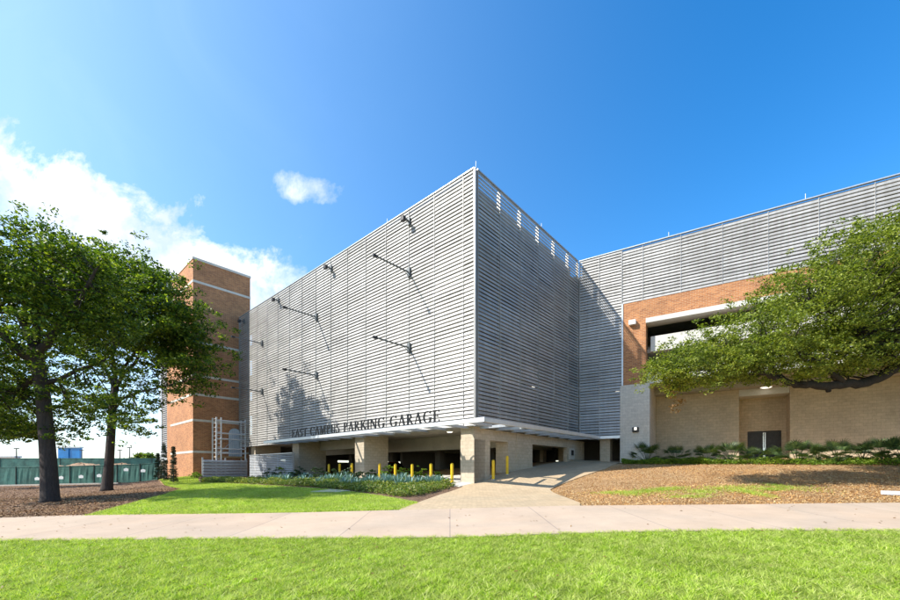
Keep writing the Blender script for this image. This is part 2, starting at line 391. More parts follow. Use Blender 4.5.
# left lawn
bed_front=[GP(462,487.5),GP(440,495),GP(418,503),GP(400,499.5),GP(380,496),GP(355,492.5),GP(330,489.5),GP(300,487.5),GP(265,485.5),GP(230,483.5),GP(200,483)]
lawn_poly=[GP(400,510.5),GP(418,503.2),GP(400,499.7),GP(380,496.2),GP(355,492.7),GP(330,489.7),GP(300,487.7),GP(265,485.7),GP(230,483.7),GP(200,483.2),
           FTB.p(0,1.5)[:2], FTA.p(7,1.5)[:2], GP(170,487),GP(182,489),GP(165,495),GP(135,503),GP(105,511),GP(82,517)]
tag(drape('side_lawn_soil',lawn_poly,M['turf'],.012),kind='structure')
soil_poly=[(-66,farL[0][1]),GP(0,518.8),GP(82,517.2),GP(105,511),GP(135,503),GP(165,495),GP(182,489),GP(170,487),FTA.p(9,1.5)[:2],(-34,46),(-66,46)]
tag(drape('tree_bed_mulch',soil_poly,M['soil'],.006),kind='structure')
bed_poly=bed_front+[FTB.p(0,1.5)[:2],FTB.p(3.5,.3)[:2],FA.p(29,.4)[:2],FA.p(.5,.4)[:2]]
tag(drape('planting_bed_mulch',bed_poly,M['bedsoil'],.004),kind='structure')
tag(drape('stepping_slab',[GP(310,492.6),GP(331,490.2),GP(350,491.6),GP(338,492.9)],M['kerb'],.05),kind='structure')
# concrete apron strip in front of the garage opening
tag(drape('concrete_apron',[FA.p(.4,.8)[:2],FA.p(11,.8)[:2],FA.p(11,-2.5)[:2],FA.p(.4,-2.5)[:2]],M['kerb'],.03),kind='structure')

# ------------------------------------------------------------------ scattering
def sample_poly(poly,n,dens=None):
    p=np.array(poly); lo,hi=p.min(0),p.max(0); out=[]
    while sum(map(len,out))<n:
        q=rng.uniform(lo,hi,(n*2,2)); q=q[in_poly(q,poly)]
        if dens is not None: q=q[rng.random(len(q))<dens(q)]
        out.append(q)
        if len(out)>60: break
    return np.concatenate(out)[:n]
def blades(name,pts,hgt,wid,mat,dz=0,clump=0):
    if clump:
        f=np.zeros(len(pts)); x,y=pts[:,0],pts[:,1]
        for k in range(14):
            a=rng.uniform(0,6.28); fr=rng.uniform(6,38); f+=np.sin((x*np.cos(a)+y*np.sin(a))*fr+rng.uniform(0,6.28))
        f=f/np.sqrt(7); keep=rng.random(len(pts))<np.clip(.78+.25*f,.3,1); pts=pts[keep]; hgt=hgt*np.clip(1+.28*f[keep],.5,1.5)
    n=len(pts); z=H(pts[:,0],pts[:,1])+dz; a=rng.uniform(0,2*np.pi,n); hh=hgt*rng.uniform(.5,1.3,n); ww=wid*rng.uniform(.6,1.3,n)
    lean=rng.normal(0,1.0,(n,2))*hh[:,None]
    b=np.c_[pts,z]; dx=np.c_[np.cos(a)*ww/2,np.sin(a)*ww/2,np.zeros(n)]
    v=np.stack([b-dx,b+dx,b+np.c_[lean,hh]],1)
    return raw_mesh(name,v,3,mat)
def lawn_dens(q): 
    return np.clip(7.0/np.maximum(np.hypot(q[:,0]*.6,q[:,1]),4),.15,1)**1.6
fp=[(-15,2.6),(15,2.6),(15,9.22),(-15,9.22)]
q=sample_poly(fp,400000,lambda q:(np.abs(q[:,0])<q[:,1]*1.15+2.5)*lawn_dens(q))
# ragged edge against the walk
e=np.c_[rng.uniform(-15,15,16000),9.2+np.abs(rng.normal(0,.05,16000))]
q=np.concatenate([q,e])
tag(blades('lawn_grass',q,.058,.013,M['blades'],.0,1),'bright short grass of the front lawn below the sidewalk','grass',kind='stuff')
q=sample_poly(lawn_poly,150000,lambda q:np.clip(16/np.maximum(q[:,1],8),.2,1)**2)
tag(blades('side_lawn_grass',q,.07,.022,M['blades_far']),'mown green lawn between the sidewalk and the planting bed','grass',kind='stuff')
def chips(name,poly,n,size,mat,dens=None,dz=.0):
    p=sample_poly(poly,n,dens); n=len(p); z=H(p[:,0],p[:,1])+dz
    a=rng.uniform(0,np.pi*2,n); L=size*rng.uniform(.4,1.5,n); W=L*rng.uniform(.25,.5,n)
    d=np.c_[np.cos(a),np.sin(a),rng.normal(0,.35,n)]*L[:,None]; s=np.c_[-np.sin(a),np.cos(a),rng.normal(0,.35,n)]*W[:,None]
    c=np.c_[p,z+.006+rng.uniform(0,.02,n)]
    return raw_mesh(name,np.stack([c-d-s,c+d-s,c+d+s,c-d+s],1)*1.0,4,mat)
mound=[GP(580,503.5),GP(566,498),GP(552,492.5),GP(550,490),GP(558,486),GP(575,479.5),GP(592,473.5),GP(606,469)]+[FW.p(FW.hit(px,1.2),1.2)[:2] for px in (625,700,800,900,1000)]+[(30,farL[-1][1]+.3),farL[-1],farL[-2],farL[-3],GP(580,506.8)]
tag(chips('mulch_chips',mound,110000,.019,M['chip'],lambda q:np.clip(15/np.maximum(q[:,1],8),.2,1)**2),'loose orange wood chips covering the slope on the right','wood chips',kind='stuff')
tag(chips('tree_bed_chips',soil_poly,60000,.026,M['dark_chip'],lambda q:(np.abs(q[:,0])<q[:,1]*1.25)*np.clip(14/np.maximum(q[:,1],8),.1,1)**2),'brown mulch chips around the two left trees','wood chips',kind='stuff')
# grass patches on the mound
pc=[GP(px,py) for px,py in ((640,493),(655,491),(662,489),(672,494),(628,494),(700,492),(712,489),(730,488),(742,491),(760,488),(772,490),(780,487),(690,497),(805,489),(755,494),(612,493))]
pp=[]
for x,y in pc:
    k=rng.integers(150,1000); sx_,sy_=rng.uniform(.15,.6),rng.uniform(.12,.6); pp.append(np.c_[x+rng.normal(0,sx_,k),y+rng.normal(0,sy_,k)])
tag(blades('grass_tufts',np.concatenate(pp),.07,.02,M['blades']),'thin patches of grass growing through the orange mulch','grass',kind='stuff')

lit=np.c_[rng.uniform(-14,14,420),rng.uniform(3.5,13.2,420)]
lz=H(lit[:,0],lit[:,1])+.045; la=rng.uniform(0,6.28,420); lL=rng.uniform(.02,.045,420)
_d=np.c_[np.cos(la),np.sin(la),rng.normal(0,.2,420)]*lL[:,None]; _s=np.c_[-np.sin(la),np.cos(la),rng.normal(0,.3,420)]*lL[:,None]*.5; _c=np.c_[lit,lz]
tag(raw_mesh('fallen_leaves',np.stack([_c-_d,_c+_s,_c+_d,_c-_s],1),4,M['dry_leaf']),'small brown fallen leaves on the front lawn and sidewalk','leaves',kind='stuff')
# ------------------------------------------------------------------ parking garage
gar=empty('parking_garage',(C[0],C[1],.8)); tag(gar,'large parking garage wrapped in silver horizontal louvres with a brick framed wing','building')
def part(mb,name,mat,parent=gar,**k): return mb.build(name,mat,parent,**k)
PITCH=.215
def screen(fr,t0,t1,z0,z1,bay,first,name='louvre_screen',seed=0,bottomcap=True):
    r=random.Random(seed); mb=MB(); n=int((z1-.05-z0)/PITCH)
    joints=[t0]; t=first
    while t<t1-.2: 
        if t>t0+.2: joints.append(t)
        t+=bay
    joints.append(t1)
    for i in range(n):
        z=z0+i*PITCH+.02
        for a,b in zip(joints[:-1],joints[1:]):
            dz=r.gauss(0,.003); k=r.gauss(0,.004)
            o0,o1=.10+k,.05
            # folded blade: lip, sloping face, top return
            prof=[(o0,z+dz),(o0+.008,z+.03+dz),(o1+.008,z+.178+dz),(o1-.02,z+.182+dz),(o1-.02,z+.174+dz),(o1,z+.171+dz),(o0,z+.03+dz),(o0-.02,z+dz)]
            mb.prism(fr,prof,a+.012,b-.012)
    sc=part(mb,name,M['louvre'])
    # cap rail and mullions
    cap=MB(); cap.box(fr,t0-.03,t1+.03,-.06,.12,z1-.06,z1); part(cap,'cap_rail',M['metal'],sc)
    for j in joints:
        mu=MB().box(fr,j-.03,j+.03,-.1,.02,z0,z1-.14); mu.box(fr,j-.014,j+.014,.022,.121,z0,z1-.14)
        part(mu,'mullion',M['louvre'],sc)
    return sc
screen(FA,.0,31.6,3.95,TOP,2.2,.73,seed=1)
screen(FB,.14,LB-.15,3.95,TOP,2.2,2.2,seed=2)
tp=FW.hit(622)
screen(FW,.15,tp-.02,3.95,TOP,1.6,1.6,seed=3)
screen(FW,tp+.02,32,13.7,TOP,2.35,tp+1.4,seed=4)
# corner trims
cm=MB(); cm.box(FA,-.10,-.02,-.0,.11,3.95,TOP-.05); part(cm,'corner_trim',M['louvre'])
cm=MB(); cm.box(FW,tp-.0,tp+.1,.0,.16,3.95,13.72); part(cm,'corner_trim',M['metal'])

# slabs
def pt(fr,t,o): return fr.p(t,o)[:2]
fullpoly=[pt(FA,.35,-.35),pt(FB,LB-.2,-.35),pt(FW,1.0,-1.02),pt(FW,31,-1.02),pt(FW,31,-26),pt(FA,31,-34),pt(FA,31,-.35)]
inside=[pt(FA,.35,-.35),pt(FB,LB-.2,-.35),pt(FW,3.1,-.5),pt(FW,3.1,-5.6),pt(FW,31,-5.6),pt(FW,31,-26),pt(FA,31,-34),pt(FA,31,-.35)]
LV=[4.1,7.78,10.35,13.6,16.35]
for i,z in enumerate(LV):
    sl=MB().poly(inside if i==0 else fullpoly, z-.0, z+.28); part(sl,'floor_slab',M['concrete'])
for z in LV[1:]+[]:
    for fr,a,b in ((FA,.6,31),(FB,.9,LB-.3)):
        mb=MB().box(fr,a,b,-.75,-.5,z-.45,z-.003) ; mb.box(fr,a,b,-.72,-.5,z+.283,z+1.05); part(mb,'spandrel',M['concrete'])
mb=MB().box(FA,.6,31,-1.1,-.7,LV[0]+.283,LV[0]+1.1); part(mb,'spandrel',M['concrete'])
# upper columns just inside each skin
for t in (1.0,7.6,15.6,23.6,30.2):
    mb=MB()
    for a,b in zip(LV[:-1],LV[1:]): mb.box(FA,t-.3,t+.3,-1.4,-.78,a+.285,b-.005)
    part(mb,'concrete_column',M['concrete'])
for t in (6.8,12.0):
    mb=MB()
    for a,b in zip(LV[:-1],LV[1:]): mb.box(FB,t-.3,t+.3,-1.4,-.78,a+.285,b-.005)
    part(mb,'concrete_column',M['concrete'])
part(MB().box(FA,.1,31,-.2,-.12,16.0,17.7),'parapet',M['concrete'])
part(MB().box(FW,.3,31,-.2,-.12,15.7,17.7),'parapet',M['concrete'])
for z in (13.4,):
    part(MB().box(FW,.5,31,-1.2,-1.01,14.0,15.0),'spandrel',M['concrete'])
# core walls that close off the deep interior
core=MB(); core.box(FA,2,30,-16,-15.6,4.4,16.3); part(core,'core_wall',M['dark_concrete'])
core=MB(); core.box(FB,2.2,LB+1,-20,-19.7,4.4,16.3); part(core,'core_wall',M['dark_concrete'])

# ground level: floor, walls and columns
flo=[pt(FA,.3,-.45),pt(FB,LB+.2,-.45),pt(FW,3.1,-1.0),pt(FW,3.1,-5.8),pt(FW,31,-5.8),pt(FW,31,-26),pt(FA,31,-34),pt(FA,31,-.6)]
# garage floor level .86
zf=.86
floorpoly=[pt(FA,.45,-.5),pt(FA,31,-.5),pt(FA,31,-30),pt(FA,.45,-30)]
part(MB().poly(floorpoly,-.4,zf),'garage_floor',M['asphalt'])
def column(t0,t1,o1,o0,zb=0.0,zt=4.095,mat='block'):
    c=MB().box(FA,t0,t1,o0,o1,zb,zt); return part(c,'concrete_column',M[mat])
cA=-.28
def tA(px): return FA.hit(px,cA)
column(.28,tA(461),cA,cA-1.0)
for a,b in ((364,355),(299,292.5),(255.5,251)): column(tA(a),tA(b),cA,cA-2.2 if a==364 else cA-2.6)
# beams
ob=-5.2
part(MB().box(FA,1.2,30.5,ob-.4,ob,3.1,4.095),'ceiling_beam',M['concrete'])
part(MB().box(FA,tA(355)+.02,tA(299)-.02,cA-2.4,cA-2.0,3.35,4.095),'ceiling_beam',M['concrete'])
for t in (3.5,9.2,14,19,25): part(MB().box(FA,t-.25,t+.25,-15,ob-.41,3.3,4.095),'ceiling_beam',M['concrete'])
# inner columns and the rear wall with its daylight slots
for t in (6.0,11.5,18.0,25.0):
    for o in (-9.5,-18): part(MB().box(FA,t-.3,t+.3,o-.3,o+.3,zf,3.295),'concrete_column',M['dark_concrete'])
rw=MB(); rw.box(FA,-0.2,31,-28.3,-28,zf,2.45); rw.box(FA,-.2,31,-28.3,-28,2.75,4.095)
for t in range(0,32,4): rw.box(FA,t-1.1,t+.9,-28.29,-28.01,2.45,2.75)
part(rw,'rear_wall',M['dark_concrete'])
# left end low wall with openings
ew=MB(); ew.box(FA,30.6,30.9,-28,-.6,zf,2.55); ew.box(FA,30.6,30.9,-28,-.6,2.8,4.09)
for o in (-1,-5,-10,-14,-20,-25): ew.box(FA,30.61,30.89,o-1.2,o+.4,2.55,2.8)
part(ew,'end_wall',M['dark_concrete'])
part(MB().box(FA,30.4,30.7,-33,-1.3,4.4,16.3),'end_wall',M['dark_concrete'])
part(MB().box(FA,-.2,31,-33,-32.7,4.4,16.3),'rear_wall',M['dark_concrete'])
# right-hand face at ground level
def tB(px,o=-.28): return FB.hit(px,o)
cB=-.28
def wallB(t0,t1,z0,z1,d=.9,mat='block',name='block_wall'): return part(MB().box(FB,t0,t1,cB-d,cB,z0,z1),name,M[mat])
tq=[tB(490),tB(508),tB(532),tB(567),tB(584),LB+.1]
wallB(.285+.0,tq[0],0,3.295,.98)                   # corner pier
wallB(.285,tq[4],3.30,3.90,.85)                    # head beam
wallB(tq[1],tq[2],0,3.295)
part(MB().box(FB,tq[1]+.9,tq[2],cB-.95,cB+.03,0,3.9),'block_pier',M['block'])
wallB(tq[3],tq[4]-.5,.4,3.295,.3)
part(MB().box(FB,tq[4]-.5,tq[4],cB-2.0,cB+.02,.6,3.9),'block_pier',M['block'])
# ledge under the wide opening
part(MB().box(FB,tq[2]+.005,tq[3]-.005,cB-.3,cB+.12,.5,ZZ(467,25.5)),'concrete_ledge',M['kerb'])
part(MB().box(FB,tq[0]+.005,tq[1]-.005,cB-.3,cB+.1,.3,zf+.05),'concrete_ledge',M['kerb'])
# wall added to keep the interior behind the right-hand openings dark
part(MB().box(FB,9,LB+8,-16.3,-16.0,zf,4.095),'darkening_wall',M['dark_concrete'])
# recess by the inner corner
part(MB().box(FB,tq[4]+.01,LB+3,-4.3,-4.0,1.6,4.095),'recess_wall',M['block'])
part(MB().box(FB,tq[4]+.6,tq[4]+2.3,-3.99,-3.93,1.9,3.6),'metal_door',M['dark_metal'])
part(MB().box(FW,FW.hit(600,-.4),FW.hit(610,-.4),-1.4,-.4,1.8,4.095),'concrete_column',M['block'])
part(MB().box(FW,-2,4,-6.4,-6.1,1.6,4.095),'recess_wall',M['dark_concrete'])
# intercom panel
ip=part(MB().box(FB,FB.hit(569,cB),FB.hit(573.5,cB),cB+.003,cB+.09,ZZ(459,29),ZZ(447,29)),'intercom_panel',M['kerb'])
part(MB().box(FB,FB.hit(570.2,cB),FB.hit(572.3,cB),cB+.093,cB+.12,ZZ(454.5,29),ZZ(449,29)),'screen',M['dark_metal'],ip)

# canopy of open steel with the sign standing on it
CO=2.0; CZ=4.05
sgn=MB(); sgn.box(FA,-CO-.12,21.3,CO-.12,CO,CZ-.21,CZ); sgn.box(FA,-CO+.0,21.3,CO-.5,CO-.121,CZ-.05,CZ-.01)
cn=part(sgn,'canopy_beam',M['canopy'],bevel=.01)
for k in range(15): 
    t=-1.0+k*1.55
    part(MB().box(FA,t-.05,t+.05,-.1,CO-.125,CZ-.2,CZ-.06),'outrigger',M['metal'],cn)
cb=MB(); cb.box(FB,-CO+.005,LB+.9-CO,CO,CO+.12,CZ-.21,CZ)
cb.box(FB,.0,LB+.6-CO,CO-.5,CO-.001,CZ-.05,CZ-.01)
cn2=part(cb,'canopy_beam',M['canopy'],bevel=.01)
for k in range(8):
    t=.6+k*1.55; part(MB().box(FB,t-.05,t+.05,-.1,CO-.005,CZ-.2,CZ-.06),'outrigger',M['metal'],cn2)
cw=MB(); cw.box(FW,CO*.55,FW.hit(621,.9),1.2,1.32,CZ-.21,CZ); cn3=part(cw,'canopy_beam',M['canopy'],bevel=.01)
for k in range(2): part(MB().box(FW,1.5+k*1.3,1.6+k*1.3,-.1,1.195,CZ-.2,CZ-.06),'outrigger',M['metal'],cn3)
# bottom closure of the skins
for fr,a,b in ((FA,.2,31.5),(FB,.2,LB-.2),(FW,.2,tp)):
    part(MB().box(fr,a,b,-.34,.03,3.96,4.06),'soffit_trim',M['metal'])

# lettering ----------------------------------------------------------
def bar(x0,y0,x1,y1,t):
    dx,dy=x1-x0,y1-y0; L=math.hypot(dx,dy); nx,ny=-dy/L*t/2,dx/L*t/2
    return [(x0+nx,y0+ny),(x0-nx,y0-ny),(x1-nx,y1-ny),(x1+nx,y1+ny)]
def rect(x0,y0,x1,y1): return [(x0,y0),(x1,y0),(x1,y1),(x0,y1)]
def arc(cx,cy,rx,ry,a0,a1,thin=.045,thick=.15,n=16):
    out=[]
    for i in range(n):
        A0=math.radians(a0+(a1-a0)*i/n); A1=math.radians(a0+(a1-a0)*(i+1)/n+.3)
        q=[]
        for a,s in ((A0,1),(A1,1),(A1,-1),(A0,-1)):
            th=thin+(thick-thin)*abs(math.cos(a))
            q.append((cx+(rx+s*0-(0 if s>0 else th))*math.cos(a), cy+(ry-(0 if s>0 else max(thin,th*.55)))*math.sin(a)))
        out.append(q)
    return out
TK,TN,SF=.15,.05,.045
def stem(x,thick=TK,y0=0,y1=1): return [rect(x-thick/2,y0,x+thick/2,y1),rect(x-thick/2-.08,y0,x+thick/2+.08,y0+SF),rect(x-thick/2-.08,y1-SF,x+thick/2+.08,y1)]
def glyph(c):
    if c=='E': return stem(.17)+[rect(.2,.95,.62,1),rect(.2,.48,.5,.53),rect(.2,0,.64,.05),rect(.58,.82,.62,.97),rect(.46,.4,.5,.61),rect(.6,.02,.645,.2)],.74
    if c=='A': return [bar(.42,1,.1,0,TN),bar(.40,1,.72,0,TK),rect(.22,.32,.62,.37),rect(0,0,.22,SF),rect(.58,0,.86,SF)],.86
    if c=='S': return arc(.3,.74,.24,.26,40,270,.05,.12)+arc(.3,.27,.26,.27,-140,90,.05,.13)+[rect(.46,.8,.5,1),rect(.05,0,.09,.2)],.64
    if c=='T': return [rect(.33,0,.48,1),rect(.25,0,.56,SF),rect(.04,.95,.77,1),rect(.04,.8,.085,.98),rect(.725,.8,.77,.98)],.82
    if c=='C': return arc(.5,.5,.44,.51,42,318,.045,.15,22)+[rect(.79,.74,.835,1)],.9
    if c=='G': return arc(.5,.5,.44,.51,42,318,.045,.15,22)+[rect(.79,.76,.835,1),rect(.72,.06,.86,.42),rect(.62,.40,.95,.445)],1.0
    if c=='M': return [rect(.13,0,.18,1),rect(.03,0,.28,SF),rect(.03,.955,.2,1),bar(.17,1,.52,.03,TK),bar(.52,.03,.86,1,TN),rect(.84,0,.99,1),rect(.77,0,1.06,SF),rect(.85,.955,1.06,1)],1.12
    if c=='N': return [rect(.12,0,.17,1),rect(.02,0,.27,SF),rect(.02,.955,.2,1),bar(.17,.97,.78,.05,TK),rect(.77,0,.82,1),rect(.68,.955,.92,1)],.96
    if c=='P': return stem(.19)+arc(.3,.73,.33,.27,-92,92,.045,.14)+[rect(.22,.46,.32,.5),rect(.22,.96,.32,1)],.7
    if c=='R': return stem(.19)+arc(.3,.74,.31,.26,-92,92,.045,.14)+[rect(.22,.48,.32,.52),rect(.22,.96,.32,1),bar(.38,.5,.72,0,.13),rect(.66,0,.84,SF)],.84
    if c=='U': return [rect(.12,.3,.27,1),rect(.03,.955,.36,1),rect(.68,.3,.73,1),rect(.6,.955,.82,1)]+arc(.425,.32,.305,.33,180,360,.05,.14),.86
    if c=='K': return stem(.19)+[bar(.25,.42,.68,.98,TN),bar(.36,.56,.76,.02,TK*.9),rect(.58,.955,.8,1),rect(.66,0,.88,SF)],.86
    if c=='I': return stem(.19),.38
TEXT='EAST CAMPUS PARKING GARAGE'
HT=.62; tL=FA.hit(291,CO); tR=FA.hit(440.3,CO)
tot=sum(.5 if c==' ' else glyph(c)[1]+.07 for c in TEXT); sx=(tL-tR)/(tot*HT)
x=0; rail=part(MB().box(FA,tR-.1,tL+.1,CO-.08,CO-.04,CZ+.003,CZ+.03),'sign_lettering',M['letter'])
for c in TEXT:
    if c==' ': x+=.5; continue
    polys,wd=glyph(c); mb=MB()
    for i,pl in enumerate(polys):
        e=.0012*(i%5)
        mb.plate(FA,[(tL-(x+a)*HT*sx,CZ+.03+b*HT) for a,b in pl],CO-.085-e,CO-.03+e)
    mb.build('letter',M['letter'],rail); x+=wd+.07

# floodlight arms
def arm(t,z,L,drop=False):
    mb=MB().tube([FA.p(t,.0,z),FA.p(t,L,z)],.06,8); mb.box(FA,t-.1,t+.1,.12,.2,z-.22,z+.22)
    a=part(mb,'floodlight_arm',M['arm_metal'])
    hd=MB(); hd.box(FA,t-.14,t+.14,L-.04,L+.18,z-.2,z+.08); part(hd,'lamp_head',M['dark_metal'],a,bevel=.02)
    return a
for t in (5.06,15.95,25.93):
    for z in (9.15,13.8): 
        mb=MB().tube([FA.p(t,.0,z),FA.p(t,2.78,z)],.048,8); mb.box(FA,t-.12,t+.12,.12,.22,z-.28,z+.28); mb.tube([FA.p(t,.15,z-.25),FA.p(t,.6,z-.02)],.02,6)
        a=part(mb,'floodlight_arm',M['arm_metal']); part(MB().box(FA,t-.06,t+.06,2.6,2.9,z-.08,z+.06),'lamp_head',M['dark_metal'],a)
for t in (5.06,13.8,22.5,30.2): arm(t,16.95,.55)
for fr,t in ((FA,-.06),(FA,7.33),(FB,7.2),(FW,6.2),(FW,13.4),(FW,22)):
    part(MB().tube([fr.p(t,0,TOP),fr.p(t,0,TOP+.36)],.014,6),'lightning_rod',M['white'])

# lights in the ceilings
def disc_lamp(fr,t,o,z,r=.22):
    p=fr.p(t,o,z); b=MB().lathe([(r,-.08),(r*1.05,0)],p,16); q=part(b,'ceiling_light',M['white'])
    part(MB().lathe([(r*.6,-.13),(r*.92,-.083)],p,16),'diffuser',M['lamp'],q)
disc_lamp(FA,3.6,-2.0,4.09); disc_lamp(FA,12.0,-2.6,4.09,.2); disc_lamp(FA,20,-8,4.09); disc_lamp(FA,9.5,-14,4.09)
disc_lamp(FB,1.2,-1.6,7.77,.18); disc_lamp(FB,9.0,-1.6,7.77,.18); disc_lamp(FW,2.6,-1.7,7.77,.2)

# wing: brick frame, lintel, pier, recessed openings and ground wall
tb=FW.hit(646); bx=MB()
bx.box(FW,tp+.1,tb,-1.0,.12,7.76,13.69)
part(bx,'brick_jamb',M['brick'])
part(MB().box(FW,tb+.001,31.5,-1.0,.12,12.38,13.69),'brick_band',M['brick'])
part(MB().box(FW,tb-.0,31.5,-1.0,.17,12.05,12.377),'lintel',M['spandrel'])
part(MB().box(FW,tp+.06,tp+.1,-.4,.15,7.76,13.69),'corner_trim',M['metal'])
p1=FW.hit(650); part(MB().box(FW,FW.hit(620.5),p1,-4.6,.2,1.5,7.755),'block_pier',M['grey_block'])
# security box on the brick
part(MB().box(FW,FW.hit(629.5),FW.hit(636.5),.123,.42,FW.z(633,326),FW.z(633,321.5)),'light_box',M['white'],bevel=.02)
wp=FW.p(FW.hit(635.5,.2),.2,FW.z(635.5,430,.2))
wl=part(MB().box(FW,FW.hit(632.5,.2),FW.hit(639,.2),.203,.36,FW.z(636,432.5),FW.z(636,427.5)),'wall_lamp',M['dark_metal'],bevel=.04)
part(MB().box(FW,FW.hit(634.6,.2),FW.hit(637,.2),.361,.39,FW.z(636,430.5),FW.z(636,427.8)),'diffuser',M['lamp'],wl)
# deck spandrels behind the openings
part(MB().box(FW,tb+.25,31,-.75,-.5,FW.z(655,351,-.5),FW.z(655,336,-.5)),'spandrel',M['spandrel'])
part(MB().box(FW,tb+.002,31,-1.015,-.76,FW.z(655,351,-.5)-.0,FW.z(655,351,-.5)+.25),'floor_edge',M['concrete'])
part(MB().box(FW,tb+.02,31,-.75,-.21,7.76,8.75),'spandrel',M['spandrel'])
part(MB().box(FW,tb+.02,31,-.2,.1,7.72,8.05),'lintel',M['spandrel'])
for t in (tb+7,tb+15): part(MB().box(FW,t-.35,t+.35,-2.2,-1.2,8.06,12.3),'concrete_column',M['concrete'])
part(MB().box(FW,tp,31,-9,-8.7,8.06,16.3),'core_wall',M['concrete'])
# recessed ground wall
ow=-4.0
def tW(px,o): return FW.hit(px,o)
part(MB().box(FW,p1+.01,tW(739,ow),ow-.3,ow,.8,7.4),'recessed_wall',M['wall_block'])
part(MB().box(FW,tW(790,ow),31,ow-.3,ow,.8,7.4),'recessed_wall',M['wall_block'])
part(MB().box(FW,p1+.01,31,ow-.35,-3.0,7.405,7.76),'soffit_beam',M['concrete'])
od=ow-1.5
dl,dr=tW(747.5,od),tW(781.5,od)
part(MB().box(FW,tW(739,ow)-.6,dl,od-.3,od,.8,7.75),'door_recess_wall',M['wall_block'])
part(MB().box(FW,dr,tW(790,ow)+.9,od-.3,od,.8,7.75),'door_recess_wall',M['wall_block'])
zd1=FW.z(764,431,od); part(MB().box(FW,dl+.002,dr-.002,od-.3,od,zd1,7.75),'door_recess_wall',M['wall_block'])
part(MB().box(FW,tW(739,ow)-.3,tW(739,ow)-.003,od,ow-.301,.8,7.4),'door_recess_wall',M['wall_block'])
part(MB().box(FW,tW(790,ow)+.003,tW(790,ow)+.3,od,ow-.301,.8,7.4),'door_recess_wall',M['wall_block'])
df=MB(); df.box(FW,dl+.003,dr-.003,od-.1,od-.04,zd1-.08,zd1-.003); df.box(FW,dl+.003,dl+.07,od-.1,od-.04,1.6,zd1-.083); df.box(FW,dr-.07,dr-.003,od-.1,od-.04,1.6,zd1-.083)
dfo=part(df,'door_frame',M['dark_metal'])
mid=(dl+dr)/2
for a,b,s in ((dl+.075,mid-.01,-1),(mid+.01,dr-.075,1)):
    d=part(MB().box(FW,a,b,od-.09,od-.05,1.6,zd1-.09),'door_leaf',M['dark_metal'])
    x0=mid+s*.05; part(MB().box(FW,x0-.03,x0+.03,od-.048,od+.03,1.8,zd1-.12),'handle',M['handle'],d)
part(MB().box(FW,tW(739,ow)+.01,tW(790,ow)-.01,od+.01,ow-.31,6.9,7.2),'soffit_panel',M['spandrel'])
part(MB().box(FW,tW(739,ow)+.01,tW(790,ow)-.01,ow-.3,ow-.05,6.9,7.39),'soffit_beam',M['spandrel'])
disc_lamp(FW,tW(766,-3.6),-3.55,7.40,.35)
# wing end and roof back wall
part(MB().box(FW,31.2,31.5,-26,.1,0,17.6),'end_wall',M['brick'])

# ------------------------------------------------------------------ brick stair tower
tw=empty('brick_stair_tower',(T0[0],T0[1],1.0)); tag(tw,'tall square brick stair tower with pale stone bands left of the louvres','tower')
TT=ZZ(255.3,39.3)
mb=MB(); mb.box(FTB,0,5.4,-7.7,0,0,TT-.35); part(mb,'brick_wall',M['brick'],tw)
part(MB().box(FTB,-.06,5.46,-7.76,.06,TT-.347,TT-.12),'parapet_coping',M['limestone'],tw)
for py in (280.5,341,375,394,420,451.7):
    z=ZZ(py,39.3); z=min(z,TT-1)
    b=MB(); b.box(FTB,-.03,5.43,-7.73,.03,z-.11,z+.11); part(b,'stone_band',M['limestone'],tw)
# arched vent door on the tower
pa,pb=FTB.hit(228.5),FTB.hit(240.2)
zt=ZZ(428,41.5); zb=ZZ(457,41.5); r=(pb-pa)/2
prof=[(pa,zb),(pb,zb)]+[(pa+r+r*math.cos(math.radians(a)),zt-r+r*math.sin(math.radians(a))) for a in range(0,181,15)]
vd=part(MB().plate(FTB,prof,.04,.12),'arched_vent',M['pale_blue'],tw)
mb=MB()
for k in range(7):
    p=pa+.1+k*(pb-pa-.2)/6; hh=zt-r+math.sqrt(max(0,r*r-(p-pa-r)**2))-.1; mb.box(FTB,p-.035,p+.035,.123,.17,zb+.1,hh)
part(mb,'slat',M['canopy'],vd)
# second louvred wing beyond the tower
wg=empty('louvred_annex',(FTA.p(12,-1,0.8))); tag(wg,'narrow louvred annex with brick pier seen left behind the brick tower','building')
part(MB().box(FTA,8.3,10.9,-6,-.4,0,17.2),'brick_pier',M['brick'],wg)
lm=MB()
for i in range(56):
    z=3.3+i*.25; lm.prism(FTA,[(-.75,z),(-.74,z+.03),(-.82,z+.16),(-.85,z+.16),(-.77,z)],10.95,14.7)
part(lm,'louvre_screen',M['louvre'],wg)
part(MB().box(FTA,14.7,15.6,-3,-.7,1.2,17.3),'edge_post',M['canopy'],wg)
part(MB().box(FTA,10.95,14.65,-6,-1.6,1.0,17.0),'dark_wall',M['dark_concrete'],wg)
part(MB().box(FTA,10.95,15.7,-1.58,-.5,2.7,3.1),'entrance_canopy',M['canopy'],wg)

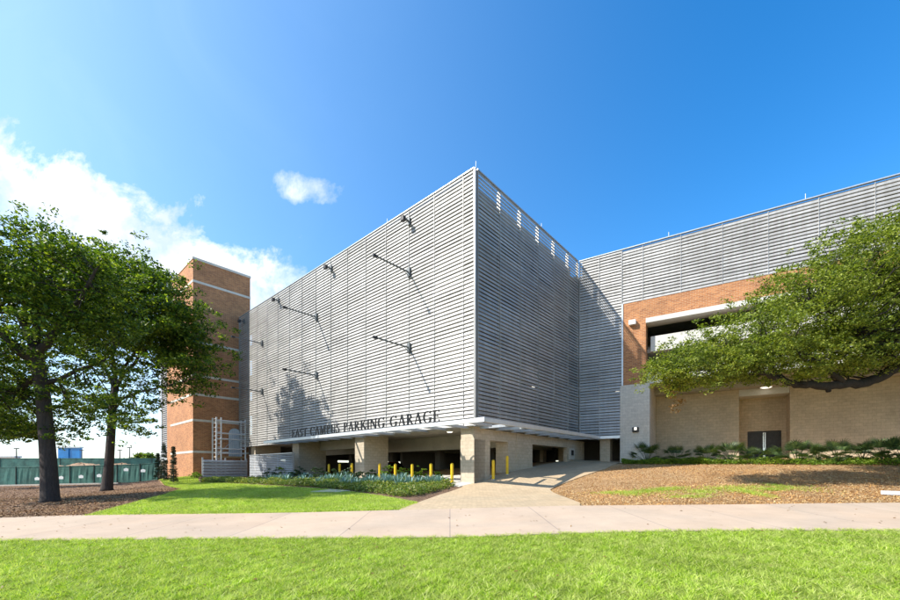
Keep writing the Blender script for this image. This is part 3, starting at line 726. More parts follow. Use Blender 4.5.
# ------------------------------------------------------------------ scaffold, screens, gate
so=1.6
sa,sb=FTB.hit(216.5,so),FTB.hit(245.5,so); Ys=40.5
sf=empty('scaffold_tower',FTB.p((sa+sb)/2,so,.9)); tag(sf,'silver scaffold tower with ladder frames standing against the brick tower','scaffold')
zt=ZZ(418.5,Ys); 
for s_,oo in ((sa,0),(sb,0)):
    mb=MB()
    for o in (so,so-1.1): mb.tube([FTB.p(s_,o,.8),FTB.p(s_,o,zt)],.075,8)
    for k in range(14): 
        z=1.2+k*.42
        if z<zt: mb.tube([FTB.p(s_,so,z),FTB.p(s_,so-1.1,z)],.025,6)
    part(mb,'ladder_frame',M['canopy'],sf)
mb=MB()
s2=sa+.42
for o in (so,): mb.tube([FTB.p(s2,o,.8),FTB.p(s2,o,zt)],.065,8)
for k in range(15): mb.tube([FTB.p(sa,so,1.2+k*.38),FTB.p(s2,so,1.2+k*.38)],.025,6)
part(mb,'ladder',M['canopy'],sf)
for py in (421.5,434,439.5,449,453.5):
    part(MB().tube([FTB.p(sa,so+.02,ZZ(py,Ys)),FTB.p(sb,so+.02,ZZ(py,Ys))],.065,8),'rail',M['canopy'],sf)
part(MB().tube([FTB.p(sa,so-1.1,2.6),FTB.p(sb,so-1.1,5.6)],.03,6),'brace',M['metal'],sf)
part(MB().box(FTB,sa,sb,so-1.05,so-.05,ZZ(458,Ys),ZZ(456.5,Ys)),'deck_board',M['wood'],sf)
def corrugated(fr,t0,t1,o,z0,z1,pitch=.28):
    mb=MB(); k=int((z1-z0)/pitch)
    for i in range(k):
        z=z0+i*pitch; mb.prism(fr,[(o,z),(o+.09,z+.05),(o+.09,z+.17),(o,z+pitch-.02),(o-.05,z+pitch-.02),(o-.05,z)],t0,t1)
    return mb
so2=2.4
ps=empty('corrugated_screen',FTB.p(2,so2,.8)); tag(ps,'pale corrugated metal screen below the scaffold beside the brick tower','screen')
ta,tb2=FTB.hit(203,so2),FTB.hit(247,so2)
part(corrugated(FTB,ta,tb2,so2,.9,ZZ(458.5,39.5)),'corrugated_panel',M['metal'],ps)
for t in (ta,(ta+tb2)/2,tb2): part(MB().box(FTB,t-.05,t+.05,so2-.16,so2-.06,.7,ZZ(458,39.5)),'post',M['metal'],ps)
gt=empty('louvred_gate',FA.p(22,1.0,.8)); tag(gt,'grey louvred metal gate before the garage between screen and column','gate')
g0,g1=FA.hit(293,.9),FA.hit(250,.9)
gm=MB()
for i in range(16): 
    z=.95+i*.125; gm.prism(FA,[(.92,z),(.96,z+.015),(.90,z+.095),(.88,z+.09)],g0,g1)
part(gm,'slat_panel',M['metal'],gt)
for t in np.linspace(g0,g1,4): part(MB().box(FA,t-.06,t+.06,.8,.87,.6,3.0),'post',M['metal'],gt)
fm=MB(); fm.box(FA,g0,g1,.8,.98,2.96,3.04); part(fm,'top_rail',M['metal'],gt)

# ------------------------------------------------------------------ bollards
bo=empty('bollard',(0,0,0)); tag(bo,group='yellow bollards guarding the garage openings',cat='bollard')
MB().lathe([(.085,-.2),(.085,1.0),(.08,1.05),(.06,1.09),(.02,1.105)],k=16).build('post',M['yellow'],bo,smooth=False)
MB().lathe([(.12,-.2),(.12,.015)],k=16).build('base_collar',M['kerb'],bo)
bl=[(379.7,.1),(395.3,.1),(412.2,.1),(431,.1),(452,.1),(328.9,.1),(339.6,.1),(351.8,.1)]
names=['first bollard right of the middle column, partly behind shrubs','yellow bollard with a leafy shrub before its foot, second right of the column','third yellow bollard right of the middle column','yellow bollard just left of the last one before the corner pier','yellow bollard nearest the corner pier on the lettered side',
       'leftmost yellow bollard in the shaded left opening','middle yellow bollard of three in the shaded left opening','yellow bollard in shade just left of the middle column']
for i,(px,o) in enumerate(bl):
    t=FA.hit(px,o); p=FA.p(t,o); z=max(h(p[0],p[1]),ZZ(480.5,p[1])) ; z=h(p[0],p[1])+.03
    (bo if i==0 else copy_tree(bo,(0,0,0))).location=(p[0],p[1],z)
    ob_=[x for x in SC.objects if x.name.startswith('bollard')][-1]; ob_['label']=names[i]
for px,nm in ((493.3,'yellow bollard beside the corner pier in the doorway on the shaded side'),(507.2,'yellow bollard against the block wall on the far side of the shaded doorway')):
    t=FB.hit(px,.1); p=FB.p(t,.1); c=copy_tree(bo,(p[0],p[1],h(p[0],p[1])+.02),label=nm)

# ------------------------------------------------------------------ parked cars inside
def car(fr_t,o,mat,label,rz):
    p=FA.p(fr_t,o,zf); e=empty('parked_car',p); e.rotation_euler=(0,0,rz); tag(e,label,'car')
    def prt(mb,n,m,par=e,**k):
        ob=mb.build(n,m,None,**k); ob.parent=par; return ob
    sec=[(-2.2,.35,.75,.78),(-2.05,.3,.9,.86),(-1.0,.28,.98,.9),(.8,.28,.95,.9),(1.7,.3,.85,.86),(2.15,.38,.7,.74)]
    mb=MB(); k=8
    for x,z0,z1,hw in sec:
        mb.v+=[(x,-hw,z0),(x,-hw-.02,(z0+z1)/2),(x,-hw*.95,z1-.05),(x,-hw*.8,z1),(x,hw*.8,z1),(x,hw*.95,z1-.05),(x,hw+.02,(z0+z1)/2),(x,hw,z0)]
    for i in range(len(sec)-1):
        for j in range(k): mb.f.append((i*k+j,i*k+(j+1)%k,(i+1)*k+(j+1)%k,(i+1)*k+j))
    mb.f.append(tuple(range(k))[::-1]); mb.f.append(tuple((len(sec)-1)*k+j for j in range(k)))
    prt(mb,'body',mat,smooth=True)
    gl=MB(); s2=[(-1.75,.9,.72),(-1.05,1.4,.6),(.3,1.44,.6),(1.05,.92,.72)]
    for x,z,hw in s2: gl.v+=[(x,-.76,.88),(x,-hw,z),(x,hw,z),(x,.76,.88)]
    for i in range(3):
        for j in range(4): gl.f.append((i*4+j,i*4+(j+1)%4,(i+1)*4+(j+1)%4,(i+1)*4+j))
    gl.f+= [(3,2,1,0),(12,13,14,15)]; prt(gl,'windows',M['glass'])
    prt(MB().add([(-1.1,-.6,1.4),(.3,-.6,1.445),(.3,.6,1.445),(-1.1,.6,1.4),(-1.05,-.55,1.47),(.25,-.55,1.5),(.25,.55,1.5),(-1.05,.55,1.47)],[(0,1,2,3),(7,6,5,4),(0,4,5,1),(1,5,6,2),(2,6,7,3),(3,7,4,0)]),'roof',mat)
    for x in (-1.35,1.4):
        for y in (-.8,.8):
            wmb=MB().tube([(x,y-.1,.32),(x,y+.1,.32)],.32,18); wo=prt(wmb,'wheel',M['rubber']); prt(MB().tube([(x,y-.11,.32),(x,y+.11,.32)],.19,12),'rim',M['handle'],wo)
    for y in (-.6,.6): prt(MB().add([(2.13,y-.16,.55),(2.17,y+.16,.55),(2.13,y+.16,.68),(2.1,y-.16,.68),(2.0,y-.16,.55),(2.0,y+.16,.55),(2.0,y+.16,.68),(2.0,y-.16,.68)],[(0,1,2,3),(7,6,5,4),(0,4,5,1),(1,5,6,2),(2,6,7,3),(3,7,4,0)]),'headlight',M['white'])
car(16.5,-7.5,M['red_paint'],'dark red car parked in the shade behind the left bollards',math.atan2(nA[1],nA[0]))
car(19.6,-8.5,M['silver_paint'],'silver car parked in the shade further left inside the garage',math.atan2(nA[1],nA[0]))

# ------------------------------------------------------------------ foliage generators
def leaf_quads(cent,n_each,spread,size,flat=.5,aspect=.5):
    """cent (m,3): leaf quads scattered round every cluster centre"""
    m=len(cent); n=m*n_each; c=np.repeat(cent,n_each,0)
    d=rng.normal(0,1,(n,3)); d/=np.linalg.norm(d,axis=1)[:,None]+1e-9; r=rng.random(n)**.45
    sp=np.repeat(spread if hasattr(spread,'__len__') else np.full(m,spread),n_each)
    pos=c+d*(r*sp)[:,None]*np.array([1,1,.45])
    nrm=rng.normal(0,1,(n,3)); nrm[:,2]=np.abs(nrm[:,2])+flat; nrm/=np.linalg.norm(nrm,axis=1)[:,None]
    t=rng.normal(0,1,(n,3)); t-=nrm*(t*nrm).sum(1)[:,None]; t/=np.linalg.norm(t,axis=1)[:,None]; b=np.cross(nrm,t)
    L=(size*rng.uniform(.6,1.35,n))[:,None]; W=L*aspect
    return np.stack([pos-t*L*.5, pos+b*W*.5+nrm*L*.05, pos+t*L*.5, pos-b*W*.5+nrm*L*.05],1)
def ell_pts(px,py,rx,ry,Y,rY,n,shell=.6):
    s=Y/F; c=np.array([(px-450)*s,Y,ZZ(py,Y)]); R=np.array([rx*s,rY,ry*s])
    d=rng.normal(0,1,(n,3)); d/=np.linalg.norm(d,axis=1)[:,None]
    return c+d*R*(rng.random(n)**(1/3*(1-shell)+.02*shell+.1))[:,None]
def tree(name,label,trunk,limbs,ells,n_leaf,spread,size,bark,leaf,twig=.5,extra=None,sub=3):
    base=trunk[0][0]; e=empty(name,base); tag(e,label,'tree')
    mb=MB(); mb.tube([p for p,_ in trunk],[r for _,r in trunk],14)
    nodes=[]
    for lm in limbs:
        # gentle wobble
        pts=[];rad=[]
        for (p0,r0),(p1,r1) in zip(lm[:-1],lm[1:]):
            for k in range(4):
                f=k/4; q=Vector(p0).lerp(Vector(p1),f); 
                if pts: q+=Vector(rng.normal(0,1,3)*min(r0*.3,.035))
                pts.append(q); rad.append(r0+(r1-r0)*f)
        pts.append(Vector(lm[-1][0])); rad.append(lm[-1][1])
        mb.tube(pts,rad,9); nodes+= [(p,r) for p,r in zip(pts,rad)]
    nodes+=[(Vector(p),r) for p,r in trunk[-2:]]
    cl=np.concatenate([ell_pts(*a) for a in ells])
    NP=np.array([n[0][:] for n in nodes])
    for c in cl[rng.random(len(cl))<twig]:
        d=((NP-c)**2).sum(1); i=int(np.argmin(d+rng.random(len(d))*.8)); a=Vector(NP[i]); b=Vector(c)
        L=(b-a).length
        if L<.2 or L>6: continue
        m1=a.lerp(b,.4)+Vector(rng.normal(0,.09,3)*L)+Vector((0,0,-.04*L)); m2=a.lerp(b,.75)+Vector(rng.normal(0,.06,3)*L)
        r=min(nodes[i][1]*.5,.015+.014*L); mb.tube([a,m1,m2,b],[r,r*.7,r*.45,r*.2],5,False)
    mb.build('trunk',bark,e,smooth=True,fix=False)
    # secondary sprays round every cluster
    sat=np.repeat(cl,sub,0)+rng.normal(0,1,(len(cl)*sub,3))*spread*np.array([1.05,1.05,.4])
    q=leaf_quads(np.concatenate([cl,sat]),n_leaf,np.r_[np.full(len(cl),spread),rng.uniform(.35,.8,len(sat))*spread],size)
    raw_mesh('crown',q,4,leaf,e)
    if extra is not None: raw_mesh('dry_twigs',extra,4,M['dry_leaf'],e)
    return e
def W3(px,py,Y): return ((px-450)/F*Y,Y,ZZ(py,Y))
# left big tree
Y=17.5
tx,ty=P2(50,Y); g=h(tx,ty)-.1
tree('shade_tree','large shade tree with a thick leaning dark trunk, nearest the left edge',
 [((tx,ty,g),.40),((tx,ty,g+.25),.33),(W3(49,470,Y),.29),(W3(46,430,Y),.265),(W3(43,395,Y),.25),(W3(38,365,Y),.25),(W3(34,345,Y),.22)],
 [[(W3(38,368,Y),.24),(W3(15,345,Y-.5),.16),(W3(-15,315,Y-1),.1),(W3(-40,290,Y-1),.05)],
  [(W3(35,350,Y),.2),(W3(40,310,Y+.6),.14),(W3(35,270,Y+1),.09),(W3(30,240,Y+1),.04)],
  [(W3(36,355,Y),.18),(W3(65,320,Y-.5),.12),(W3(85,290,Y-.8),.07),(W3(100,265,Y-1),.03)],
  [(W3(42,385,Y),.12),(W3(75,372,Y+.4),.08),(W3(105,360,Y+.6),.04)],
  [(W3(40,372,Y),.14),(W3(10,395,Y+.8),.09),(W3(-20,405,Y+1.4),.05)],
  [(W3(33,346,Y),.15),(W3(10,300,Y+1),.1),(W3(-5,260,Y+2),.05)]],
 [(25,262,70,38,Y,3.2,105),(-45,300,80,75,Y,3.5,75),(75,292,46,38,Y,2.8,64),(20,318,85,42,Y,3.2,66),(-10,385,55,38,Y,2.6,50),(22,428,40,13,Y+1,1.4,26),(75,345,45,36,Y,2.4,28),(92,392,24,26,Y,1.5,11),(72,420,26,12,Y+.5,1.2,6),(-60,370,50,50,Y,2.5,30)],
 42,.62,.15,M['bark'],M['leaf'])
Y=29.5
tx,ty=P2(107,Y); g=h(tx,ty)-.1
tree('shade_tree','slimmer forked shade tree with a wide dark crown beside the brick tower',
 [((tx,ty,g),.46),((tx,ty,g+.3),.36),(W3(109,465,Y),.29),(W3(111,435,Y),.26),(W3(113,405,Y),.23),(W3(115,380,Y),.2)],
 [[(W3(114,395,Y),.17),(W3(125,372,Y),.12),(W3(145,350,Y),.09),(W3(165,325,Y),.05)],
  [(W3(115,382,Y),.16),(W3(113,350,Y),.12),(W3(118,310,Y),.08),(W3(125,270,Y),.04)],
  [(W3(114,388,Y),.12),(W3(98,355,Y+.5),.09),(W3(85,320,Y+1),.05)],
  [(W3(114,402,Y),.1),(W3(140,392,Y-.5),.07),(W3(170,385,Y-1),.05),(W3(195,378,Y-1),.03)],
  [(W3(117,375,Y),.1),(W3(150,335,Y+1),.07),(W3(185,310,Y+1.5),.03)],
  [(W3(112,410,Y),.09),(W3(95,400,Y-.6),.06),(W3(80,398,Y-1),.03)]],
 [(125,287,50,37,Y,4.2,105),(159,318,40,38,Y,4.0,92),(180,342,23,32,Y,2.8,50),(120,340,55,32,Y,3.8,60),(186,376,22,18,Y-.5,2,18),(125,385,50,24,Y,3.0,20),(82,410,26,20,Y,1.8,12),(135,420,16,12,Y-1,1.2,8),(85,310,40,45,Y+1,3.4,60)],
 44,.9,.22,M['bark'],M['leaf'])
# trees behind, left
Y=33
for px,lab,s in ((-22,'low spreading tree in shade far left behind the two big trees',1.0),(-60,'background tree just past the left edge behind the fence line',1.2)):
    tx,ty=P2(px,Y); g=h(tx,ty)-.1
    tree('background_tree',lab,[((tx,ty,g),.28),(W3(px,445,Y),.2),(W3(px+2,415,Y),.15)],
     [[(W3(px,430,Y),.12),(W3(px+25,405,Y),.06)],[(W3(px,425,Y),.12),(W3(px-25,400,Y),.06)]],
     [(px+16,402,45,28,Y,2.6,46),(px+36,426,34,14,Y,2.0,26),(px-10,370,40,30,Y,2.6,30)],26,.8,.24,M['bark'],M['leaf'])
# live oak right
Y=17.0
ox,oy=P2(990,Y); g=h(ox,oy)-.1
ex=leaf_quads(np.array([W3(675+a,392+b*1.6,Y) for a,b in ((0,0),(-3,3),(2,5),(4,8),(-1,9),(1,12),(6,6),(-4,-3),(5,-2))]),30,.22,.1)
tree('live_oak','wide live oak with a long low bent limb reaching over from the right',
 [((ox,oy,g),.75),((ox,oy,g+.5),.55),(W3(985,440,Y),.48),(W3(975,405,Y),.42),(W3(962,385,Y),.36)],
 [[(W3(965,392,Y),.34),(W3(930,372,Y),.27),(W3(905,366,Y),.23),(W3(885,374,Y),.2),(W3(868,383,Y),.19),(W3(845,385,Y),.18),(W3(825,385,Y),.17),(W3(800,385,Y),.15),(W3(785,381,Y),.13),(W3(768,374,Y),.1),(W3(748,366,Y),.07),(W3(715,366,Y),.04)],
  [(W3(829,385,Y),.13),(W3(828,391,Y),.08)],
  [(W3(960,388,Y),.28),(W3(930,340,Y+.5),.18),(W3(900,305,Y+1),.12),(W3(870,280,Y+1),.06)],
  [(W3(845,384,Y),.12),(W3(820,362,Y-.5),.08),(W3(790,345,Y-1),.05),(W3(760,335,Y-1),.03)],
  [(W3(905,366,Y),.14),(W3(870,345,Y-.6),.09),(W3(840,320,Y-1),.06),(W3(810,300,Y-1),.03)],
  [(W3(785,381,Y),.09),(W3(760,355,Y+.8),.06),(W3(735,345,Y+1),.03)],
  [(W3(960,386,Y),.25),(W3(985,330,Y),.18),(W3(1000,270,Y),.1)]],
 [(695,367,42,20,Y,1.8,105),(668,372,18,14,Y,1.2,22),(740,345,45,33,Y,2.4,110),(790,318,52,42,Y,2.8,150),(850,284,62,50,Y,3.2,230),(908,257,54,44,Y,3.0,220),(970,288,70,74,Y,3.4,160),(790,364,70,17,Y,2.0,120),(865,345,60,30,Y,2.6,170),(915,330,50,40,Y-1,2.4,90),(1050,330,60,70,Y,3.4,60),(680,386,14,8,Y,.8,8)],
 30,.42,.105,M['oak_bark'],M['oak_leaf'],.35,ex)

# ------------------------------------------------------------------ beds of plants
def make_agave():
    root=empty('agave'); tag(root,'blue green agave rosette in the row along the planting bed','plant','agaves in the bed in front of the garage')
    vs=[]
    for i in range(26):
        a=i*2.399; el=math.radians(20+58*(i/26)); L=.5*(1-.25*i/26); w_=.05
        d=np.array([math.cos(a)*math.cos(el),math.sin(a)*math.cos(el),math.sin(el)]); s=np.array([-math.sin(a),math.cos(a),0])
        up=np.cross(d,s); p0=d*.03; p1=d*L*.5-up*.0; p2=d*L+np.array([0,0,.03])
        vs.append([p0-s*w_*.6,p0+s*w_*.6,p1+s*w_,p1-s*w_]); vs.append([p1-s*w_,p1+s*w_,p2+s*.004,p2-s*.004])
    raw_mesh('rosette',np.array(vs),4,M['agave'],root); return root
ag=make_agave(); first=True
r_=random.Random(3)
row=[(px,482+r_.uniform(-2,3)) for px in np.linspace(262,350,17)]+[(px,484+r_.uniform(-2,3)) for px in np.linspace(356,438,13)]+[(px,486+r_.uniform(-1,2)) for px in np.linspace(345,420,8)]
for px,py in row:
    x,y=GP(px+r_.uniform(-1.5,1.5),py); p=(x,y,h(x,y)+.0); s=r_.uniform(1.15,1.75)
    if first: ag.location=p; ag.scale=(s,)*3; first=False
    else: copy_tree(ag,p,r_.uniform(0,6),s)
def shrub(name,label,x,y,rw,rh,mat,n,size,group=None,cat='shrub'):
    z=h(x,y); e=empty(name,(x,y,z)); tag(e,label,cat,group)
    m=max(6,n//50); d=rng.normal(0,1,(m,3)); d/=np.linalg.norm(d,axis=1)[:,None]; d[:,2]=np.abs(d[:,2])
    c=np.array([x,y,z+rh*.12])+d*np.array([rw,rw,rh*.85])*(rng.random(m)**.4)[:,None]
    raw_mesh('foliage',leaf_quads(c,50,.2*max(rw,.5),size),4,mat,e)
    st=MB()
    for q in c[:8]: st.tube([(x+rng.normal(0,.05),y+rng.normal(0,.05),z-.05),(x+(q[0]-x)*.5,y+(q[1]-y)*.5,z+rh*.35),tuple(q)],[.02,.012,.006],5,False)
    st.build('stem',M['bark'],e,fix=False)
for px,py,rw,rh,mt,lab in ((283,480,.8,1.5,'shrub','upright yellow green shrub before the louvred gate'),(372,480,.5,.8,'dark_shrub','dark shrub at the foot of the middle column'),
   (389,479,.6,1.0,'shrub','bright shrub overlapping the second bollard right of the column'),(401,479,.55,.9,'shrub','bright leafy shrub between the two middle bollards'),(420,479,.55,.9,'shrub','bright shrub with red tips left of the last two bollards'),
   (409,480,.5,.8,'shrub','small bright shrub touching the third bollard right of the column'),(384,480,.5,.7,'shrub','small bright shrub between the first two bollards right of the column'),(437,481,.45,.6,'shrub','low bright shrub before the last bollard of the row'),
   (270,481,.9,1.0,'dark_shrub','dark rounded shrub before the gate left of the yellow green shrub'),(318,481,.8,1.0,'dark_shrub','dark shrub at the left end of the shaded opening'),(333,481,.8,.9,'dark_shrub','dark shrub under the middle shaded bollard'),(347,481,.7,.9,'dark_shrub','dark shrub left of the middle column in shade'),(300,481,.7,1.1,'dark_shrub','tall dark shrub with red flowers at the left column base'),
   (196,478,.6,.7,'shrub','small yellow green shrub at the brick tower corner'),(360,482,.6,.8,'dark_shrub','dark shrub directly before the middle column')):
    x,y=GP(px,py); shrub('shrub',lab,x,y,rw,rh,M[mt],1500,.09)
# low cover
def cover(name,label,poly,n,size,hgt,mat,dens=None):
    p=sample_poly(poly,n,dens); z=H(p[:,0],p[:,1]); hump=.5+.5*np.sin(p[:,0]*2.1+np.sin(p[:,1]*1.7)*1.5)*np.sin(p[:,1]*2.6+p[:,0])
    c=np.c_[p,z+.03+rng.random(len(p))*hgt*(.35+.65*hump)]
    o=raw_mesh(name,leaf_quads(c,5,.1,size,.3),4,mat); tag(o,label,'ground cover',kind='stuff')
bf=[GP(456,486.5),GP(436,492),GP(415,497.5),GP(400,497.5),GP(380,494.5),GP(355,491.8),GP(330,489),GP(300,487),GP(265,485),GP(230,483.2),GP(200,482.8)]
back=[GP(205,480),GP(250,481.5),GP(300,482.5),GP(350,484),GP(400,485),GP(445,484)]
cover('bed_ground_cover','low leafy ground cover along the front of the planting bed',bf+back,12000,.1,.42,M['cover'])
# wing bed
wb=[FW.p(FW.hit(px,o_),o_)[:2] for px,o_ in ((622,1.5),(700,1.4),(800,1.4),(900,1.4),(960,1.4),(960,.2),(900,.1),(800,.0),(700,0),(657,0),(651,.3),(622,.4))]
cover('wing_ground_cover','bright low ground cover at the foot of the recessed wall',wb,6000,.1,.38,M['shrub'],lambda q:np.where(q[:,0]<16.5,1,.35))
def make_palm():
    root=empty('palmetto'); tag(root,'dark fan leaved palmetto in the bed before the recessed wall','plant')
    vs=[]; stems=MB(); r=random.Random(5)
    for i in range(16):
        a=i*2.399+r.uniform(-.2,.2); el=math.radians(r.uniform(22,75)); L=r.uniform(.55,.85)
        d=Vector((math.cos(a)*math.cos(el),math.sin(a)*math.cos(el),math.sin(el))); s=Vector((-math.sin(a),math.cos(a),0)); u=d.cross(s)
        hub=d*L; stems.tube([(0,0,0),tuple(hub*.5+Vector((0,0,.04))),tuple(hub)],[.014,.01,.007],5,False)
        for k in range(13):
            f=(k-6)/6*1.35; dd=(d*math.cos(f)+s*math.sin(f)); ll=.48*(1-.22*abs(k-6)/6); wd=dd.cross(u).normalized()*.02
            tip=hub+dd*ll-Vector((0,0,.10)); midp=hub+dd*ll*.5
            vs.append([hub-wd*.3,hub+wd*.3,midp+wd,midp-wd]); vs.append([midp-wd,midp+wd,tip+wd*.08,tip-wd*.08])
    raw_mesh('fronds',np.array([[list(v) for v in q] for q in vs]),4,M['palm'],root)
    o=stems.build('stalk',M['palm'],None,fix=False); o.parent=root; return root
pm=make_palm(); first=True
labs=['palmetto against the grey block pier, leftmost in the wing bed','dark palmetto just right of the grey pier','palmetto before the middle of the left recessed wall','pale yellow palmetto at the right end of the left recessed wall',
 'palmetto beneath the left edge of the dark double door','palmetto beneath the right edge of the dark double door','palmetto at the corner right of the door recess','palmetto under the wall right of the door, second from the recess','palmetto midway along the right recessed wall','palmetto with long fronds near the right recessed wall end','tall spiky palmetto by the right edge of the picture','palmetto partly cut off at the right edge']
for i,(px,s) in enumerate(((647,1.5),(676,1.2),(706,1.25),(731,1.4),(752,1.05),(772,1.0),(797,1.4),(819,1.2),(838,1.35),(862,1.25),(884,1.45),(903,1.4))):
    o_=.7+.2*((i*7)%3-1); t=FW.hit(px,o_); p=FW.p(t,o_); q=(p[0],p[1],h(p[0],p[1]))
    if i==0: pm.location=q; pm.scale=(s,)*3; c=pm
    else: c=copy_tree(pm,q,i*1.7,s)
    c['label']=labs[i]; c['group']='palmettos along the wing wall'
# slender cypresses by the tower
for k,(px,Yc,hh,rr,lab) in enumerate(((164,36,3.2,.42,'slender dark cypress left of the brick tower, under the brick pier'),(173.5,34,2.9,.32,'slender dark cypress nearest the brick tower wall'),(158,38,2.4,.4,'short dark cypress at the end of the green fence'))):
    x,y=P2(px,Yc); z=h(x,y); e=empty('cypress',(x,y,z)); tag(e,lab,'tree')
    n=140; zz=rng.random(n); rad=rr*(1-zz)**.7; a=rng.uniform(0,6.28,n); c=np.c_[x+np.cos(a)*rad*.7,y+np.sin(a)*rad*.7,z+.1+zz*hh]
    raw_mesh('foliage',leaf_quads(c,24,.16,.09,0),4,M['cypress'],e); MB().tube([(x,y,z-.1),(x,y,z+hh*.9)],[.05,.015],6).build('trunk',M['bark'],e,fix=False)
# half-buried slab at right
x,y=GP(893,495); sl=MB().add([(x-.5,y-.05,h(x,y)+.10),(x+1.4,y-.25,h(x,y)+.02),(x+1.4,y+.25,h(x,y)+.10),(x-.4,y+.05,h(x,y)+.15),(x-.5,y-.05,h(x,y)+.02),(x+1.4,y-.25,h(x,y)-.08),(x+1.4,y+.25,h(x,y)-.02),(x-.4,y+.05,h(x,y)+.07)],[(0,1,2,3),(7,6,5,4),(0,4,5,1),(1,5,6,2),(2,6,7,3),(3,7,4,0)]).build('fallen_sign_panel',M['white'])
tag(sl,'flat white panel lying on the orange mulch by the right edge','panel')

# ------------------------------------------------------------------ fences, earth and far buildings
def fence(name,label,pts,hgt,fabric,caps=True):
    e=empty(name,(pts[0][0],pts[0][1],h(*pts[0]))); tag(e,label,'fence')
    for (x0,y0),(x1,y1) in zip(pts[:-1],pts[1:]):
        z0,z1=h(x0,y0),h(x1,y1); L=math.hypot(x1-x0,y1-y0); n=12; vs=[];fs=[]
        nx,ny=-(y1-y0)/L,(x1-x0)/L
        mb=MB()
        for i in range(n+1):
            f=i/n; wv=.02*math.sin(i*2.3+x0); x=x0+(x1-x0)*f; y=y0+(y1-y0)*f; z=z0+(z1-z0)*f
            for s in (0,.01):
                mb.v+=[(x+nx*(wv*.3+s),y+ny*(wv*.3+s),z+.02),(x+nx*(wv+s),y+ny*(wv+s),z+hgt*.5),(x+nx*s,y+ny*s,z+hgt)]
        for i in range(n):
            b=i*6; c=b+6
            for q in ((0,1),(1,2),(3,4),(4,5)): mb.f.append((b+q[0],b+q[1],c+q[1],c+q[0]))
            mb.f.append((b+2,b+5,c+5,c+2))
        mb.build('screen_fabric',fabric,e,fix=False)
        MB().tube([(x0,y0,z0-.1),(x0,y0,z0+hgt+.06)],.045,8).build('post',M['dark_metal'],e)
        MB().tube([(x0,y0,z0+hgt),(x1,y1,z1+hgt)],.025,6).build('top_rail',M['green_mesh'],e)
    return e
fpts=[P2(px,40+k*.1) for k,px in enumerate((-120,-80,-50,-20,16,42,70,94,117,140,158))]
f1=fence('site_fence','green fabric site fence with small white panels behind the left trees',fpts,1.85,M['green_mesh'])
for px,py in ((37,479),(61,478),(81,477),(99,476),(126,470),(143,471)):
    Yf=39.8; x,y=P2(px,Yf); z=ZZ(py,Yf)
    MB().add([(x-.22,y,z-.12),(x+.22,y,z-.12),(x+.24,y,z+.1),(x,y,z+.2),(x-.24,y,z+.1),(x-.22,y+.02,z-.12),(x+.22,y+.02,z-.12),(x+.24,y+.02,z+.1),(x,y+.02,z+.2),(x-.24,y+.02,z+.1)],[(0,1,2,3,4),(9,8,7,6,5),(0,5,6,1),(1,6,7,2),(2,7,8,3),(3,8,9,4),(4,9,5,0)]).build('white_panel',M['white'],f1)  # small pointed white panel just before the fabric
f2=fence('site_fence','further green fence line showing above the near one',[P2(px,Y_) for px,Y_ in ((-140,66),(-60,66),(0,66),(60,67),(110,68),(152,70),(175,71))],3.85,M['green_mesh'])
kb=[P2(px,39.3) for px in (-120,30,118)]
kerb=MB()
for (x0,y0),(x1,y1) in zip(kb[:-1],kb[1:]):
    for i in range(10):
        a,b=i/10,(i+1)/10; xa,xb=x0+(x1-x0)*a,x0+(x1-x0)*b; ya,yb=y0+(y1-y0)*a,y0+(y1-y0)*b
        kerb.add([(xa,ya,h(xa,ya)-.1),(xb,yb,h(xb,yb)-.1),(xb,yb+.4,h(xb,yb)-.1),(xa,ya+.4,h(xa,ya)-.1),(xa,ya,h(xa,ya)+.14),(xb,yb,h(xb,yb)+.14),(xb,yb+.4,h(xb,yb)+.14),(xa,ya+.4,h(xa,ya)+.14)],[(0,1,2,3),(7,6,5,4),(0,4,5,1),(2,6,7,3)])
tag(kerb.build('kerb',M['kerb']),kind='structure')
def mound_(name,label,px,Yc,rx,ry,hh):
    x,y=P2(px,Yc); z=h(x,y)-.4; mb=MB(); k=40; rings=14; rj=random.Random(px)
    for i in range(rings):
        f=i/(rings-1)
        for j in range(k):
            a=2*math.pi*j/k; rr=(1-f)*(1+.12*math.sin(a*3+px)+.08*math.sin(a*7+i)); mb.v.append((x+rx*rr*math.cos(a),y+ry*rr*math.sin(a),z+hh*(f**.42)*(1+.25*math.sin(a*3+i*1.3+px)*(1-f))+rj.uniform(-.16,.16)))
    for i in range(rings-1):
        for j in range(k): mb.f.append((i*k+j,i*k+(j+1)%k,(i+1)*k+(j+1)%k,(i+1)*k+j))
    o=mb.build(name,M['dirt'],smooth=True); tag(o,label,'earth pile')
mound_('earth_pile','brown lumpy earth pile between the two green fences, left of the slim tree',82,53,6.2,3,2.9)
mound_('earth_pile','pale brown earth pile right of the slim tree trunk',122,53,6.0,3,2.7)
mound_('earth_pile','low brown earth pile seen right of the thick trunk',66,52,5,3,2.4)
def farbox(name,label,px0,px1,pyt,Yc,mat,dep=12,zb=-1.2):
    x0,x1=P2(px0,Yc)[0],P2(px1,Yc)[0]; zt=ZZ(pyt,Yc); fr=Frame((x0,Yc),(1,0),(0,-1)); e=empty(name,(x0,Yc,zb)); tag(e,label,'building')
    part(MB().box(fr,0,x1-x0,-dep,0,zb,zt),'wall',mat,e); part(MB().box(fr,-.3,x1-x0+.3,-dep-.3,.3,zt+.01,zt+.5),'roof',M['metal'],e)
    n=max(2,int((x1-x0)/4)); 
    for i in range(1,n): part(MB().box(fr,(x1-x0)*i/n-.15,(x1-x0)*i/n+.15,.01,.3,zb,zt-.1),'pilaster',mat,e)
    return e
